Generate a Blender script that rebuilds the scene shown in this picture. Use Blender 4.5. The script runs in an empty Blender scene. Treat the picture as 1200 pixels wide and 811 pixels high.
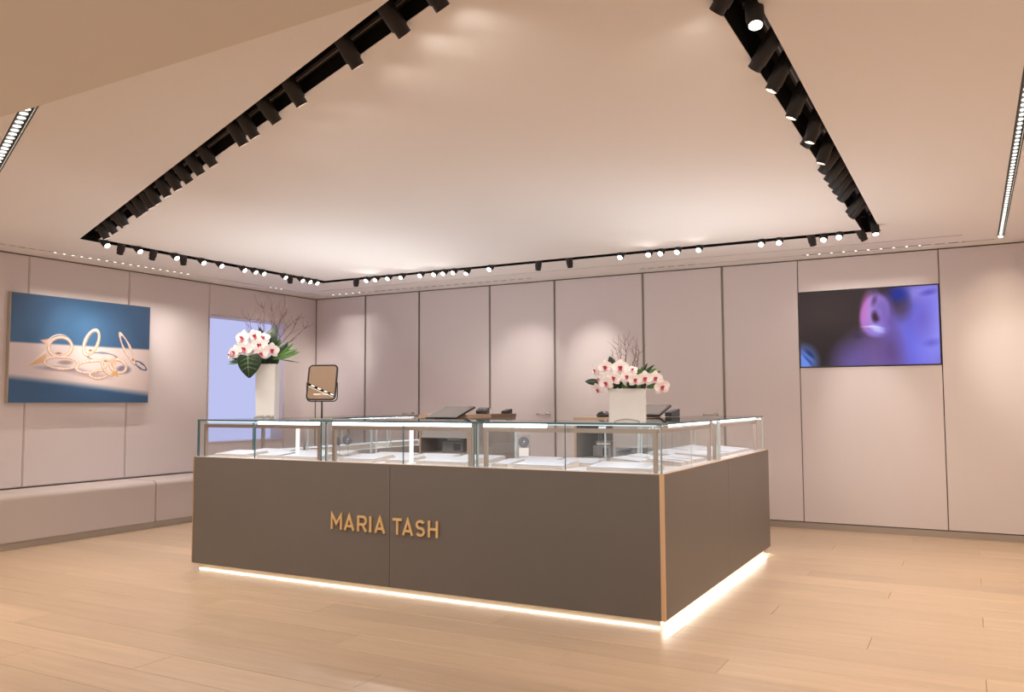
import bpy, bmesh, math, random
import numpy as np
from mathutils import Vector, Matrix, Quaternion

SC = bpy.context.scene
COL = SC.collection
R = math.radians
random.seed(7)

# ------------------------------------------------------------------ camera
cam_d = bpy.data.cameras.new('camera')
cam = bpy.data.objects.new('camera', cam_d); COL.objects.link(cam)
cam_d.sensor_fit = 'HORIZONTAL'; cam_d.sensor_width = 36.0
cam_d.lens = 36.0 * 982.87 / 1200.0
cam_d.clip_start = 0.02
_r = (0.87733991, 0.47985047, -0.0042665); _u = (0.03605267, -0.05704626, 0.99772037); _f = (-0.4785132, 0.87549372, 0.06734886)
cam.matrix_world = Matrix(((_r[0], _u[0], -_f[0], 0), (_r[1], _u[1], -_f[1], 0), (_r[2], _u[2], -_f[2], 1.2), (0, 0, 0, 1)))
SC.camera = cam

# ------------------------------------------------------------------ world, exposure, light levels
world = bpy.data.worlds.new('world'); SC.world = world; world.use_nodes = True
bg = world.node_tree.nodes['Background']
bg.inputs[0].default_value = (1.0, 0.94, 0.88, 1); bg.inputs[1].default_value = 0.55
vs = SC.view_settings
vs.view_transform = 'Standard'; vs.look = 'None'; vs.gamma = 1.0; vs.use_curve_mapping = False
vs.exposure = 0.85
SC.cycles.transparent_max_bounces = 48
SC.cycles.max_bounces = 14; SC.cycles.diffuse_bounces = 6
WARM = (1.0, 0.92, 0.84)
AMBER = (1.0, 0.84, 0.62)
SPOT_W, WALLSPOT_W, DOWN_W = 5.9, 29.0, 42.0
SLOT_W, LINE_W = 1.7, 5.5            # per metre
CASE_W, CASE_UP_W, PLINTH_W = 0.5, 5.6, 0.13           # per metre

# ------------------------------------------------------------------ helpers
def srgb(r, g, b):
    f = lambda c: (c/255/12.92) if c/255 <= 0.04045 else ((c/255+0.055)/1.055)**2.4
    return (f(r), f(g), f(b))

def mat(name, color, rough=0.6, metal=0.0, spec=0.5, emit=None, estr=0.0, noise=0.0, scale=40, bump=0.0, coat=0.0):
    m = bpy.data.materials.new(name); m.use_nodes = True
    nt = m.node_tree; b = nt.nodes['Principled BSDF']
    b.inputs['Base Color'].default_value = (*color, 1); b.inputs['Roughness'].default_value = rough
    b.inputs['Metallic'].default_value = metal; b.inputs['Specular IOR Level'].default_value = spec
    b.inputs['Coat Weight'].default_value = coat
    if emit:
        b.inputs['Emission Color'].default_value = (*emit, 1); b.inputs['Emission Strength'].default_value = estr
    if noise or bump:
        tc = nt.nodes.new('ShaderNodeTexCoord'); n = nt.nodes.new('ShaderNodeTexNoise')
        n.inputs['Scale'].default_value = scale; n.inputs['Detail'].default_value = 4
        nt.links.new(tc.outputs['Object'], n.inputs['Vector'])
        if noise:
            mx = nt.nodes.new('ShaderNodeMix'); mx.data_type = 'RGBA'
            mx.inputs[6].default_value = tuple(c*(1-noise) for c in color)+(1,)
            mx.inputs[7].default_value = tuple(min(1, c*(1+noise)) for c in color)+(1,)
            nt.links.new(n.outputs['Fac'], mx.inputs[0]); nt.links.new(mx.outputs[2], b.inputs['Base Color'])
        if bump:
            bp = nt.nodes.new('ShaderNodeBump'); bp.inputs['Strength'].default_value = bump; bp.inputs['Distance'].default_value = 0.002
            nt.links.new(n.outputs['Fac'], bp.inputs['Height']); nt.links.new(bp.outputs['Normal'], b.inputs['Normal'])
    return m

def emat(name, color, strength):
    m = bpy.data.materials.new(name); m.use_nodes = True
    nt = m.node_tree; nt.nodes.clear()
    e = nt.nodes.new('ShaderNodeEmission'); e.inputs[0].default_value = (*color, 1); e.inputs[1].default_value = strength
    o = nt.nodes.new('ShaderNodeOutputMaterial'); nt.links.new(e.outputs[0], o.inputs[0])
    m.cycles.emission_sampling = 'NONE'
    return m

def glass_mat(name, tint, refl=1.0, ior=1.45, rough=0.0):
    m = bpy.data.materials.new(name); m.use_nodes = True
    nt = m.node_tree; nt.nodes.clear()
    t = nt.nodes.new('ShaderNodeBsdfTransparent'); t.inputs[0].default_value = (*tint, 1)
    g = nt.nodes.new('ShaderNodeBsdfGlossy'); g.inputs['Roughness'].default_value = rough
    fr = nt.nodes.new('ShaderNodeFresnel'); fr.inputs[0].default_value = ior
    mu = nt.nodes.new('ShaderNodeMath'); mu.operation = 'MULTIPLY'; mu.inputs[1].default_value = refl
    mx = nt.nodes.new('ShaderNodeMixShader'); o = nt.nodes.new('ShaderNodeOutputMaterial')
    # reflect on the face the ray enters by only (a sheet does not trap light)
    ge = nt.nodes.new('ShaderNodeNewGeometry'); inv = nt.nodes.new('ShaderNodeMath'); inv.operation = 'SUBTRACT'; inv.inputs[0].default_value = 1.0
    m2 = nt.nodes.new('ShaderNodeMath'); m2.operation = 'MULTIPLY'
    nt.links.new(ge.outputs['Backfacing'], inv.inputs[1])
    nt.links.new(fr.outputs[0], mu.inputs[0]); nt.links.new(mu.outputs[0], m2.inputs[0]); nt.links.new(inv.outputs[0], m2.inputs[1]); nt.links.new(m2.outputs[0], mx.inputs[0])
    nt.links.new(t.outputs[0], mx.inputs[1]); nt.links.new(g.outputs[0], mx.inputs[2]); nt.links.new(mx.outputs[0], o.inputs[0])
    return m

def vcol_mat(name, emission=None, rough=0.5):
    m = bpy.data.materials.new(name); m.use_nodes = True
    nt = m.node_tree; b = nt.nodes['Principled BSDF']; b.inputs['Roughness'].default_value = rough
    a = nt.nodes.new('ShaderNodeVertexColor'); a.layer_name = 'Col'
    if emission:
        b.inputs['Base Color'].default_value = (0.004, 0.004, 0.005, 1); b.inputs['Specular IOR Level'].default_value = 0.08
        nt.links.new(a.outputs[0], b.inputs['Emission Color']); b.inputs['Emission Strength'].default_value = emission
    else:
        nt.links.new(a.outputs[0], b.inputs['Base Color'])
    return m

def box(bm, x0, x1, y0, y1, z0, z1, mi=0):
    v = [bm.verts.new(p) for p in ((x0,y0,z0),(x1,y0,z0),(x1,y1,z0),(x0,y1,z0),(x0,y0,z1),(x1,y0,z1),(x1,y1,z1),(x0,y1,z1))]
    fs = []
    for q in ((3,2,1,0),(4,5,6,7),(0,1,5,4),(1,2,6,5),(2,3,7,6),(3,0,4,7)):
        f = bm.faces.new([v[i] for i in q]); f.material_index = mi; fs.append(f)
    return v, fs

def bevel(bm, off, seg=2):
    bmesh.ops.bevel(bm, geom=bm.edges[:], offset=off, segments=seg, profile=0.6, affect='EDGES')

def tube(bm, pts, rad, n=8, cap=True, mi=0):
    pts = [Vector(p) for p in pts]; rings = []
    rs = rad if isinstance(rad, (list, tuple)) else [rad]*len(pts)
    ref = None
    for i, p in enumerate(pts):
        d = (pts[min(i+1, len(pts)-1)] - pts[max(i-1, 0)]).normalized()
        if ref is None:
            ref = d.orthogonal().normalized()
        a = (ref - d*ref.dot(d))
        a = a.normalized() if a.length > 1e-6 else d.orthogonal().normalized()
        ref = a; b = d.cross(a)
        rings.append([bm.verts.new(p + (a*math.cos(k*2*math.pi/n) + b*math.sin(k*2*math.pi/n))*rs[i]) for k in range(n)])
    for r0, r1 in zip(rings, rings[1:]):
        for k in range(n):
            f = bm.faces.new((r0[k], r0[(k+1) % n], r1[(k+1) % n], r1[k])); f.material_index = mi; f.smooth = True
    if cap:
        f = bm.faces.new(rings[0][::-1]); f.material_index = mi
        f = bm.faces.new(rings[-1]); f.material_index = mi
    return rings

def lathe(bm, prof, n=24, mi=0, axis=None):
    """prof: list of (radius, height) along +Z"""
    rings = [[bm.verts.new((r*math.cos(k*2*math.pi/n), r*math.sin(k*2*math.pi/n), z)) for k in range(n)] for r, z in prof]
    for r0, r1 in zip(rings, rings[1:]):
        for k in range(n):
            f = bm.faces.new((r0[k], r0[(k+1) % n], r1[(k+1) % n], r1[k])); f.smooth = True; f.material_index = mi
    return rings

def prism(bm, poly, z0, z1, mi=0):
    a = [bm.verts.new((x, y, z0)) for x, y in poly]; b = [bm.verts.new((x, y, z1)) for x, y in poly]
    bm.faces.new(a[::-1]); bm.faces.new(b)
    n = len(poly)
    for i in range(n):
        bm.faces.new((a[i], a[(i+1) % n], b[(i+1) % n], b[i]))

def link(name, bm, m, parent=None, smooth=False, world=False):
    if world and parent is not None:
        bmesh.ops.transform(bm, matrix=parent.matrix_basis.inverted(), verts=bm.verts)
    me = bpy.data.meshes.new(name); bm.normal_update()
    if smooth:
        for f in bm.faces: f.smooth = True
    bm.to_mesh(me); bm.free()
    for mm in (m if isinstance(m, (list, tuple)) else [m]):
        me.materials.append(mm)
    o = bpy.data.objects.new(name, me); COL.objects.link(o)
    if parent is not None: o.parent = parent
    return o

def tag(o, label=None, cat=None, group=None, kind=None):
    if label: o['label'] = label
    if cat: o['category'] = cat
    if group: o['group'] = group
    if kind: o['kind'] = kind
    return o

def thing(name, label, cat, loc=(0, 0, 0), rotz=0.0, group=None):
    o = bpy.data.objects.new(name, None); COL.objects.link(o)
    o.empty_display_size = 0.1
    o.matrix_basis = Matrix.Translation(loc) @ Matrix.Rotation(rotz, 4, 'Z')
    return tag(o, label, cat, group)

def struct(name, bm, m, parent=None, world=False):
    o = link(name, bm, m, parent, world=world)
    if parent is None: o['kind'] = 'structure'
    return o

def bxo(name, m, b6, parent=None, bev=0.0, world=False, seg=2):
    bm = bmesh.new(); box(bm, *b6)
    if bev: bevel(bm, bev, seg)
    return link(name, bm, m, parent, world=world)

def lamp(name, kind, energy, color, loc, direction, parent=None, **kw):
    d = bpy.data.lights.new(name, kind); d.energy = energy; d.color = color
    for k, v in kw.items(): setattr(d, k, v)
    o = bpy.data.objects.new(name, d); COL.objects.link(o)
    q = Vector(direction).to_track_quat('-Z', 'Y' if abs(Vector(direction).normalized().z) < 0.99 else 'X')
    o.matrix_basis = Matrix.Translation(loc) @ q.to_matrix().to_4x4()
    if parent is not None:
        o.parent = parent; o.matrix_parent_inverse = parent.matrix_basis.inverted()
    return o

def copy_tree(o, parent=None):
    c = o.copy(); COL.objects.link(c)
    if parent is not None: c.parent = parent
    for ch in list(o.children): copy_tree(ch, c)
    return c

ORD = ['first', 'second', 'third', 'fourth', 'fifth', 'sixth', 'seventh', 'eighth', 'ninth', 'tenth', 'eleventh', 'twelfth',
       'thirteenth', 'fourteenth', 'fifteenth', 'sixteenth', 'seventeenth', 'eighteenth', 'nineteenth', 'twentieth',
       'twenty-first', 'twenty-second', 'twenty-third', 'twenty-fourth', 'twenty-fifth']

# ------------------------------------------------------------------ materials
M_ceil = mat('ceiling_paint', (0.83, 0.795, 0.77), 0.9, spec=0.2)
M_soffit = mat('soffit_shaded_paint', (0.69, 0.63, 0.555), 0.9, spec=0.2)  # ceiling paint, darker and browner: the soffit's weaker light is in the colour
M_panel = mat('wall_panel_cloth', (0.675, 0.61, 0.612), 0.75, spec=0.25, bump=0.12, scale=900)
M_wallbase = mat('wall_backing', (0.16, 0.125, 0.11), 0.8)
M_plain = mat('plain_wall', (0.60, 0.51, 0.47), 0.85, spec=0.2)
M_skirt = mat('skirting_metal', (0.40, 0.345, 0.30), 0.45, metal=0.35)
M_bronze = mat('bronze_metal', (0.30, 0.265, 0.225), 0.45, metal=0.4)
M_frame = mat('case_bronze', (0.42, 0.345, 0.285), 0.32, metal=0.75, noise=0.08, scale=60)
M_brass = mat('brass', (0.78, 0.54, 0.27), 0.42, metal=0.5)
M_brass_trim = mat('brass_trim', (0.70, 0.47, 0.28), 0.4, metal=0.6)
M_lam = mat('taupe_laminate', (0.142, 0.124, 0.112), 0.42, spec=0.4, noise=0.05, scale=3)
M_deck = mat('white_deck', (0.55, 0.57, 0.63), 0.5)
M_plinth = mat('cream_plinth', (0.76, 0.62, 0.44), 0.5)
M_pad = mat('white_pad', (0.50, 0.535, 0.61), 0.7, bump=0.1, scale=500)
M_padbase = mat('pad_base', (0.66, 0.57, 0.48), 0.6)
M_black = mat('matt_black', (0.006, 0.0055, 0.005), 0.8, spec=0.15)
M_track = mat('track_metal', (0.02, 0.018, 0.017), 0.5, metal=0.3)
M_cond = mat('track_conductor', (0.30, 0.25, 0.23), 0.5, metal=0.2)
M_spot = mat('spot_housing', (0.022, 0.019, 0.018), 0.55, spec=0.35)
M_spotring = mat('spot_reflector', (0.75, 0.68, 0.62), 0.35, metal=0.6)
M_lens = emat('lamp_lens', (1.0, 0.93, 0.84), 6.0)
M_dots = emat('led_cells', (1.0, 0.95, 0.86), 1.8)
M_led = emat('cool_led', (0.93, 0.97, 1.0), 5.0)
M_led_soft = emat('cool_led_soft', (0.93, 0.97, 1.0), 0.5)
M_post = emat('white_light_post', (1.0, 0.96, 0.90), 0.72)
M_strip = emat('plinth_led', (1.0, 0.96, 0.88), 6.0)
M_glass = glass_mat('clear_glass', (0.988, 0.993, 0.994), 1.3)
M_gedge = mat('glass_edge', (0.045, 0.14, 0.16), 0.12, spec=0.6)
M_gedge_l = mat('glass_edge_pale', (0.52, 0.60, 0.62), 0.15, spec=0.6)
M_acryl = glass_mat('clear_acrylic', (0.93, 0.93, 0.94), 1.6)
M_disc = mat('grey_disc', (0.13, 0.13, 0.15), 0.6)
M_bench = mat('bench_leather', (0.50, 0.435, 0.42), 0.55, spec=0.35, bump=0.08, scale=300)
M_canvas_edge = mat('picture_frame_edge', (0.52, 0.46, 0.38), 0.4, metal=0.4)
M_tvb = mat('tv_bezel', (0.012, 0.012, 0.015), 0.35)
M_vase = mat('white_ceramic', (0.66, 0.645, 0.63), 0.22, spec=0.5, noise=0.05, scale=14)
M_pebble = mat('grey_pebbles', (0.30, 0.29, 0.29), 0.5, noise=0.4, scale=200)
M_petal = mat('orchid_petal', (0.86, 0.80, 0.79), 0.55, noise=0.03, scale=60)
M_lip = mat('orchid_lip', (0.52, 0.045, 0.11), 0.45)
M_leafd = mat('dark_leaf', (0.013, 0.036, 0.016), 0.38, noise=0.3, scale=40)
M_leafg = mat('green_leaf', (0.065, 0.17, 0.030), 0.4, noise=0.3, scale=40)
M_vein = mat('leaf_vein', (0.20, 0.32, 0.13), 0.5)
M_twig = mat('dry_twig', (0.135, 0.060, 0.055), 0.75)
M_dark = mat('dark_plastic', (0.016, 0.015, 0.016), 0.3)
M_grey = mat('grey_plastic', (0.18, 0.17, 0.17), 0.5)
M_screen = mat('dim_screen', (0.20, 0.185, 0.18), 0.16, spec=0.6)
M_podgrey = mat('pod_grey', (0.40, 0.375, 0.375), 0.5)
M_poddark = mat('pod_inside', (0.10, 0.088, 0.088), 0.6)
M_podside = mat('pod_side', (0.215, 0.18, 0.165), 0.5)
M_oak = mat('oak_edge', (0.44, 0.31, 0.21), 0.5, noise=0.18, scale=25)
M_walnut = mat('walnut_edge', (0.20, 0.13, 0.095), 0.5, noise=0.2, scale=25)
M_white = mat('white_plastic', (0.80, 0.78, 0.76), 0.45)
M_steel = mat('brushed_steel', (0.62, 0.58, 0.54), 0.25, metal=1.0)
M_mirror = mat('mirror', (0.92, 0.86, 0.80), 0.01, metal=1.0)
M_lettr = emat('glowing_print', (1.0, 0.9, 0.75), 0.8)  # lettering is given its own glow to stay pale
M_light_box = emat('backlit_window', srgb(176, 180, 222), 0.66); M_light_box.cycles.emission_sampling = 'AUTO'
M_alcove = mat('alcove_paint', (0.62, 0.56, 0.60), 0.7)

def floor_material():
    m = bpy.data.materials.new('oak_planks'); m.use_nodes = True
    nt = m.node_tree; L = nt.links.new; N = nt.nodes.new; b = nt.nodes['Principled BSDF']
    tc = N('ShaderNodeTexCoord'); oi = N('ShaderNodeObjectInfo')
    mul = N('ShaderNodeVectorMath'); mul.operation = 'MULTIPLY'; mul.inputs[1].default_value = (1.1, 16, 16)
    add = N('ShaderNodeVectorMath'); add.operation = 'ADD'
    sc = N('ShaderNodeMath'); sc.operation = 'MULTIPLY'; sc.inputs[1].default_value = 60
    L(oi.outputs['Random'], sc.inputs[0])
    L(tc.outputs['Object'], mul.inputs[0]); L(mul.outputs[0], add.inputs[0]); L(sc.outputs[0], add.inputs[1])
    n1 = N('ShaderNodeTexNoise'); n1.inputs['Scale'].default_value = 1.6; n1.inputs['Detail'].default_value = 6; n1.inputs['Distortion'].default_value = 0.6
    L(add.outputs[0], n1.inputs['Vector'])
    cr = N('ShaderNodeValToRGB')
    cr.color_ramp.elements[0].position = 0.30; cr.color_ramp.elements[0].color = (0.44, 0.32, 0.225, 1)
    cr.color_ramp.elements[1].position = 0.70; cr.color_ramp.elements[1].color = (0.53, 0.39, 0.28, 1)
    L(n1.outputs['Fac'], cr.inputs[0])
    hs = N('ShaderNodeHueSaturation'); mr = N('ShaderNodeMapRange')
    mr.inputs[3].default_value = 0.90; mr.inputs[4].default_value = 1.07
    L(oi.outputs['Random'], mr.inputs[0]); L(mr.outputs[0], hs.inputs['Value']); L(cr.outputs[0], hs.inputs['Color'])
    L(hs.outputs[0], b.inputs['Base Color'])
    rr = N('ShaderNodeMapRange'); rr.inputs[3].default_value = 0.26; rr.inputs[4].default_value = 0.38
    L(n1.outputs['Fac'], rr.inputs[0]); L(rr.outputs[0], b.inputs['Roughness'])
    bp = N('ShaderNodeBump'); bp.inputs['Strength'].default_value = 0.06; bp.inputs['Distance'].default_value = 0.002
    L(n1.outputs['Fac'], bp.inputs['Height']); L(bp.outputs[0], b.inputs['Normal'])
    b.inputs['Specular IOR Level'].default_value = 0.45
    return m
M_floor = floor_material()
M_joint = mat('floor_joint', (0.22, 0.14, 0.09), 0.8)

# ------------------------------------------------------------------ room shell
YB, XL, XR, ZC, YF = 8.365, -7.489, 0.62, 2.564, -2.6
ZS = 2.33                                # dropped soffit over the entrance
# floor with boards
bm = bmesh.new(); box(bm, XL-0.1, XR+0.1, YF, YB+0.1, -0.10, -0.016)
floor = struct('floor', bm, M_joint)
PW, PL, row = 0.235, 2.35, 0
y = YF + 0.02
plank_mesh = None
while y < YB - 0.01:
    off = [0.0, 1.25, 0.55, 1.85, 0.9][row % 5]
    x = XL - 0.05 - off
    while x < XR + 0.05:
        xa, xb = max(x, XL-0.05), min(x+PL, XR+0.05)
        yb = min(y+PW, YB+0.02)
        if xb - xa > 0.06:
            full = abs((xb-xa) - PL) < 1e-6 and abs(yb-y-PW) < 1e-6
            if full and plank_mesh:
                o = bpy.data.objects.new('plank', plank_mesh); COL.objects.link(o); o.parent = floor
            else:
                bm = bmesh.new(); lx, ly = (xb-xa)/2-0.0008, (yb-y)/2-0.0008
                v, fs = box(bm, -lx, lx, -ly, ly, -0.016, 0.0)
                bmesh.ops.bevel(bm, geom=fs[1].edges[:], offset=0.0012, segments=1, affect='EDGES')
                o = link('plank', bm, M_floor, floor)
                if full: plank_mesh = o.data
            o.location = ((xa+xb)/2, (y+yb)/2, random.uniform(-0.0004, 0.0))
        x += PL
    y += PW; row += 1

# ceiling slab with slots cut out
def slot_poly(pts): return [(x, y) for x, y in pts]
def band(p, q, half, ext=0.0):
    d = Vector((q[0]-p[0], q[1]-p[1])).normalized(); n = Vector((-d.y, d.x))*half
    a = Vector(p)-d*ext; b = Vector(q)+d*ext
    return [tuple(a-n), tuple(b-n), tuple(b+n), tuple(a+n)]
K = 0.4389
HW = 0.066
def arm_y(x, off=0.0): return 4.345 - (x+6.355)*K + off*math.sqrt(1+K*K)
xo, xi = -6.355-HW, -6.355+HW
yo, yi = 7.215+HW, 7.215-HW
ring = [(-0.95, arm_y(-0.95, -HW)), (xo, arm_y(xo, -HW)), (xo, yo), (-0.657+HW, yo), (-0.657+HW, 2.05), (-0.657-HW, 2.05),
        (-0.657-HW, yi), (xi, yi), (xi, arm_y(xi, HW)), (-0.95, arm_y(-0.95, HW))]
LED_L = ((-3.45, 2.115), (-6.6, 2.115+3.15*K))
LED_R = ((0.262, 2.05), (0.262, 8.07))
holes = [ring, band(*LED_L, 0.034), band(*LED_R, 0.026)]
slots_thin = [((-7.19, 3.0), (-7.19, 8.10), 0.016), ((-7.10, 8.14), (-4.16, 8.14), 0.022), ((-2.95, 8.14), (0.22, 8.14), 0.022), ((-6.95, 7.79), (-0.02, 7.79), 0.016)]
for a, b, h in slots_thin: holes.append(band(a, b, h))
outer = [(XL-0.1, 1.5), (XR+0.1, 1.5), (XR+0.1, YB+0.1), (XL-0.1, YB+0.1)]
def holed_slab(outer, holes, z0, z1):
    bm = bmesh.new(); edges = []
    for lp in [outer]+holes:
        vs_ = [bm.verts.new((x, y, z0)) for x, y in lp]
        for i in range(len(vs_)): edges.append(bm.edges.new((vs_[i], vs_[(i+1) % len(vs_)])))
    bmesh.ops.triangle_fill(bm, use_beauty=True, use_dissolve=False, edges=edges, normal=(0, 0, -1))
    g = bmesh.ops.extrude_face_region(bm, geom=bm.faces[:])
    bmesh.ops.translate(bm, verts=[e for e in g['geom'] if isinstance(e, bmesh.types.BMVert)], vec=(0, 0, z1-z0))
    bmesh.ops.recalc_face_normals(bm, faces=bm.faces)
    return bm
ceiling = struct('ceiling', holed_slab(outer, holes, ZC, ZC+0.16), M_ceil)
# black liner of the ring slot: side walls and lid
bm = bmesh.new()
e = 0.0015
def inset(poly, e):
    n = len(poly); out = []
    area = sum(poly[i][0]*poly[(i+1) % n][1]-poly[(i+1) % n][0]*poly[i][1] for i in range(n)); s = 1 if area > 0 else -1
    for i in range(n):
        p0, p1, p2 = Vector(poly[i-1]), Vector(poly[i]), Vector(poly[(i+1) % n])
        d1, d2 = (p1-p0).normalized(), (p2-p1).normalized()
        n1, n2 = Vector((-d1.y, d1.x))*s, Vector((-d2.y, d2.x))*s
        bis = (n1+n2); bis = bis/max(0.2, bis.dot(n1)) if bis.length > 1e-6 else n1
        out.append(tuple(p1+bis*e))
    return out
rp = inset(ring, e); n = len(rp)
lo = [bm.verts.new((x, y, ZC+0.001)) for x, y in rp]; hi = [bm.verts.new((x, y, ZC+0.15)) for x, y in rp]
for i in range(n): bm.faces.new((lo[i], lo[(i+1) % n], hi[(i+1) % n], hi[i]))
bmesh.ops.triangle_fill(bm, use_beauty=True, edges=[bm.edges.get((hi[i], hi[(i+1) % n])) for i in range(n)])
struct('slot_liner', bm, M_black, ceiling)
for a, b, h in slots_thin:
    bm = bmesh.new(); p = inset(band(a, b, h), 0.0005)
    xs, ys = [q[0] for q in p], [q[1] for q in p]
    box(bm, min(xs), max(xs), min(ys), max(ys), ZC+0.010, ZC+0.12)
    struct('slot_liner', bm, M_black, ceiling)
# dropped soffit over the entrance (its front edge runs slightly askew)
sof = [(XL-0.1, YF), (XR+0.1, YF), (XR+0.1, 1.765), (-1.30, 1.816), (-1.906, 1.841), (-3.13, 1.873), (-3.313, 1.872), (XL-0.1, 1.95)]
down_xy = [(-5.6, 0.55), (-4.2, 0.55), (-2.8, 0.55), (-1.4, 0.55), (-0.1, 0.55), (-4.2, -1.3), (-1.6, -1.3)]
circ = lambda cx, cy, r, n=16: [(cx+r*math.cos(k*2*math.pi/n), cy+r*math.sin(k*2*math.pi/n)) for k in range(n)]
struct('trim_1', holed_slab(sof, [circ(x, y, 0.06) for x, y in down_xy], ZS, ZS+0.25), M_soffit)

# back wall
SE = [XL, -6.68, -5.858, -4.864, -4.032, -3.0, -2.162, -1.431, -0.217, XR]
bm = bmesh.new(); box(bm, XL-0.3, XR+0.15, YB+0.02, YB+0.20, -0.1, ZC+0.16)
wall_back = struct('wall_back', bm, M_wallbase)
ZP0, ZP1 = 0.066, 2.552
doors = {1: 'door_1', 3: 'door_2', 5: 'door_3'}
def wall_door(name, i):
    g = 0.011
    o = bxo(name, M_panel, (SE[i]+g, SE[i+1]-g, YB, YB+0.018, ZP0, ZP1), None, 0.003); o['kind'] = 'structure'
    xh = SE[i+1]-0.085; zh = 1.07
    bm = bmesh.new()
    tube(bm, [(xh, YB, zh), (xh, YB-0.010, zh)], 0.024, 16)
    tube(bm, [(xh, YB-0.008, zh), (xh, YB-0.042, zh), (xh-0.012, YB-0.05, zh), (xh-0.12, YB-0.05, zh)], 0.0085, 10)
    link('door_handle', bm, M_steel, o)
    bm = bmesh.new(); tube(bm, [(xh, YB, zh-0.085), (xh, YB-0.012, zh-0.085)], 0.018, 16)
    link('lock_rose', bm, M_steel, o)
    return o
for i in range(9):
    if i in doors: wall_door(doors[i], i); continue
    if i == 7:
        for z0, z1 in ((ZP0, 1.518), (2.247, ZP1)):
            bxo('wall_panel', M_panel, (SE[7]+0.004, SE[8]-0.004, YB, YB+0.018, z0, z1), wall_back, 0.003)
        continue
    gl = 0.011 if i-1 in doors else 0.004; gr = 0.011 if i+1 in doors else 0.004
    bxo('wall_panel', M_panel, (SE[i]+gl, SE[i+1]-gr, YB, YB+0.018, ZP0, ZP1), wall_back, 0.003)
for k, i in enumerate((1, 2, 3, 4, 5, 6)):
    w = 0.009 if i != 2 else 0.004
    bm = bmesh.new(); box(bm, SE[i]-w, SE[i]-0.0018, YB-0.006, YB+0.019, ZP0, ZP1-0.002); box(bm, SE[i]+0.0018, SE[i]+w, YB-0.006, YB+0.019, ZP0, ZP1-0.002)
    struct('trim_%d' % (k+2), bm, M_bronze)
bxo('baseboard_back', M_skirt, (XL, XR, YB-0.004, YB+0.02, 0.0, 0.058))['kind'] = 'structure'

# left wall with the alcove
NY0, NY1, NZ0, NZ1, ND = 6.608, 7.786, 0.758, 2.203, 0.20
bm = bmesh.new()
for b6 in ((YF, NY0, 0, ZC+0.16), (NY1, YB+0.2, 0, ZC+0.16), (NY0, NY1, 0, NZ0), (NY0, NY1, NZ1, ZC+0.16)):
    box(bm, XL-0.26, XL-0.02, b6[0], b6[1], b6[2]-(0.1 if b6[2] == 0 else 0), b6[3])
wall_left = struct('wall_left', bm, M_wallbase)
LS = [YF+0.02, -0.6, 0.43, 1.46, 2.49, 3.51, 4.54, 5.577, 6.605, 7.787, YB]
for i in range(10):
    a, b = LS[i]+0.0025, LS[i+1]-0.0025
    zs = [(0.462, ZP1)] if i > 3 else [(ZP0, ZP1)]
    if i == 8: zs = [(0.462, NZ0), (NZ1, ZP1)]
    for z0, z1 in zs:
        bm = bmesh.new(); box(bm, XL-0.02, XL, a, b, z0, z1)
        bmesh.ops.bevel(bm, geom=[ed for ed in bm.edges if all(v.co.x > XL-0.001 for v in ed.verts)], offset=0.008, segments=3, affect='EDGES')
        link('wall_panel', bm, M_panel, wall_left)
bxo('baseboard_left', M_skirt, (XL-0.02, XL+0.004, YF, YB, 0, 0.058))['kind'] = 'structure'
# alcove lining + backlit pane
bm = bmesh.new()
box(bm, XL-ND-0.02, XL-0.001, NY0, NY0+0.012, NZ0, NZ1); box(bm, XL-ND-0.02, XL-0.001, NY1-0.012, NY1, NZ0, NZ1)
box(bm, XL-ND-0.02, XL-0.001, NY0+0.012, NY1-0.012, NZ0, NZ0+0.012); box(bm, XL-ND-0.02, XL-0.001, NY0+0.012, NY1-0.012, NZ1-0.012, NZ1)
win = struct('window_1', bm, M_alcove)
bm = bmesh.new()
for k in range(2):
    w = (NY1-NY0-0.024)/2
    box(bm, XL-ND-0.012, XL-ND, NY0+0.012+k*w+0.001, NY0+0.012+(k+1)*w-0.001, NZ0+0.012, NZ1-0.012)
link('backlit_pane', bm, M_light_box, win)

# right wall beyond the frame
bxo('wall_right', M_plain, (XR, XR+0.15, YF, YB+0.02, -0.1, ZC+0.16))['kind'] = 'structure'

# ------------------------------------------------------------------ added lamps in the entrance soffit, out of view, to brighten the near floor
for k, (x, y) in enumerate(down_xy):
    t = thing('added_downlight', 'added unseen round fill lamp in the entrance soffit, %s of its rows' % ORD[k], 'ceiling light', (x, y, ZS+0.02), 0, 'added entrance lamps')
    bm = bmesh.new(); lathe(bm, [(0.066, -0.022), (0.058, -0.023), (0.050, 0.02), (0.050, 0.05)], 20); link('trim_ring', bm, M_white, t)
    bm = bmesh.new(); bm.faces.new([bm.verts.new((x_, y_, 0.04)) for x_, y_ in circ(0, 0, 0.05)]); link('lens', bm, M_lens, t)
    lamp('added_downlight_lamp', 'SPOT', DOWN_W, WARM, (x, y, ZS+0.03), (0, 0.1, -1), t, spot_size=R(95), spot_blend=0.8, shadow_soft_size=0.04)

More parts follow.
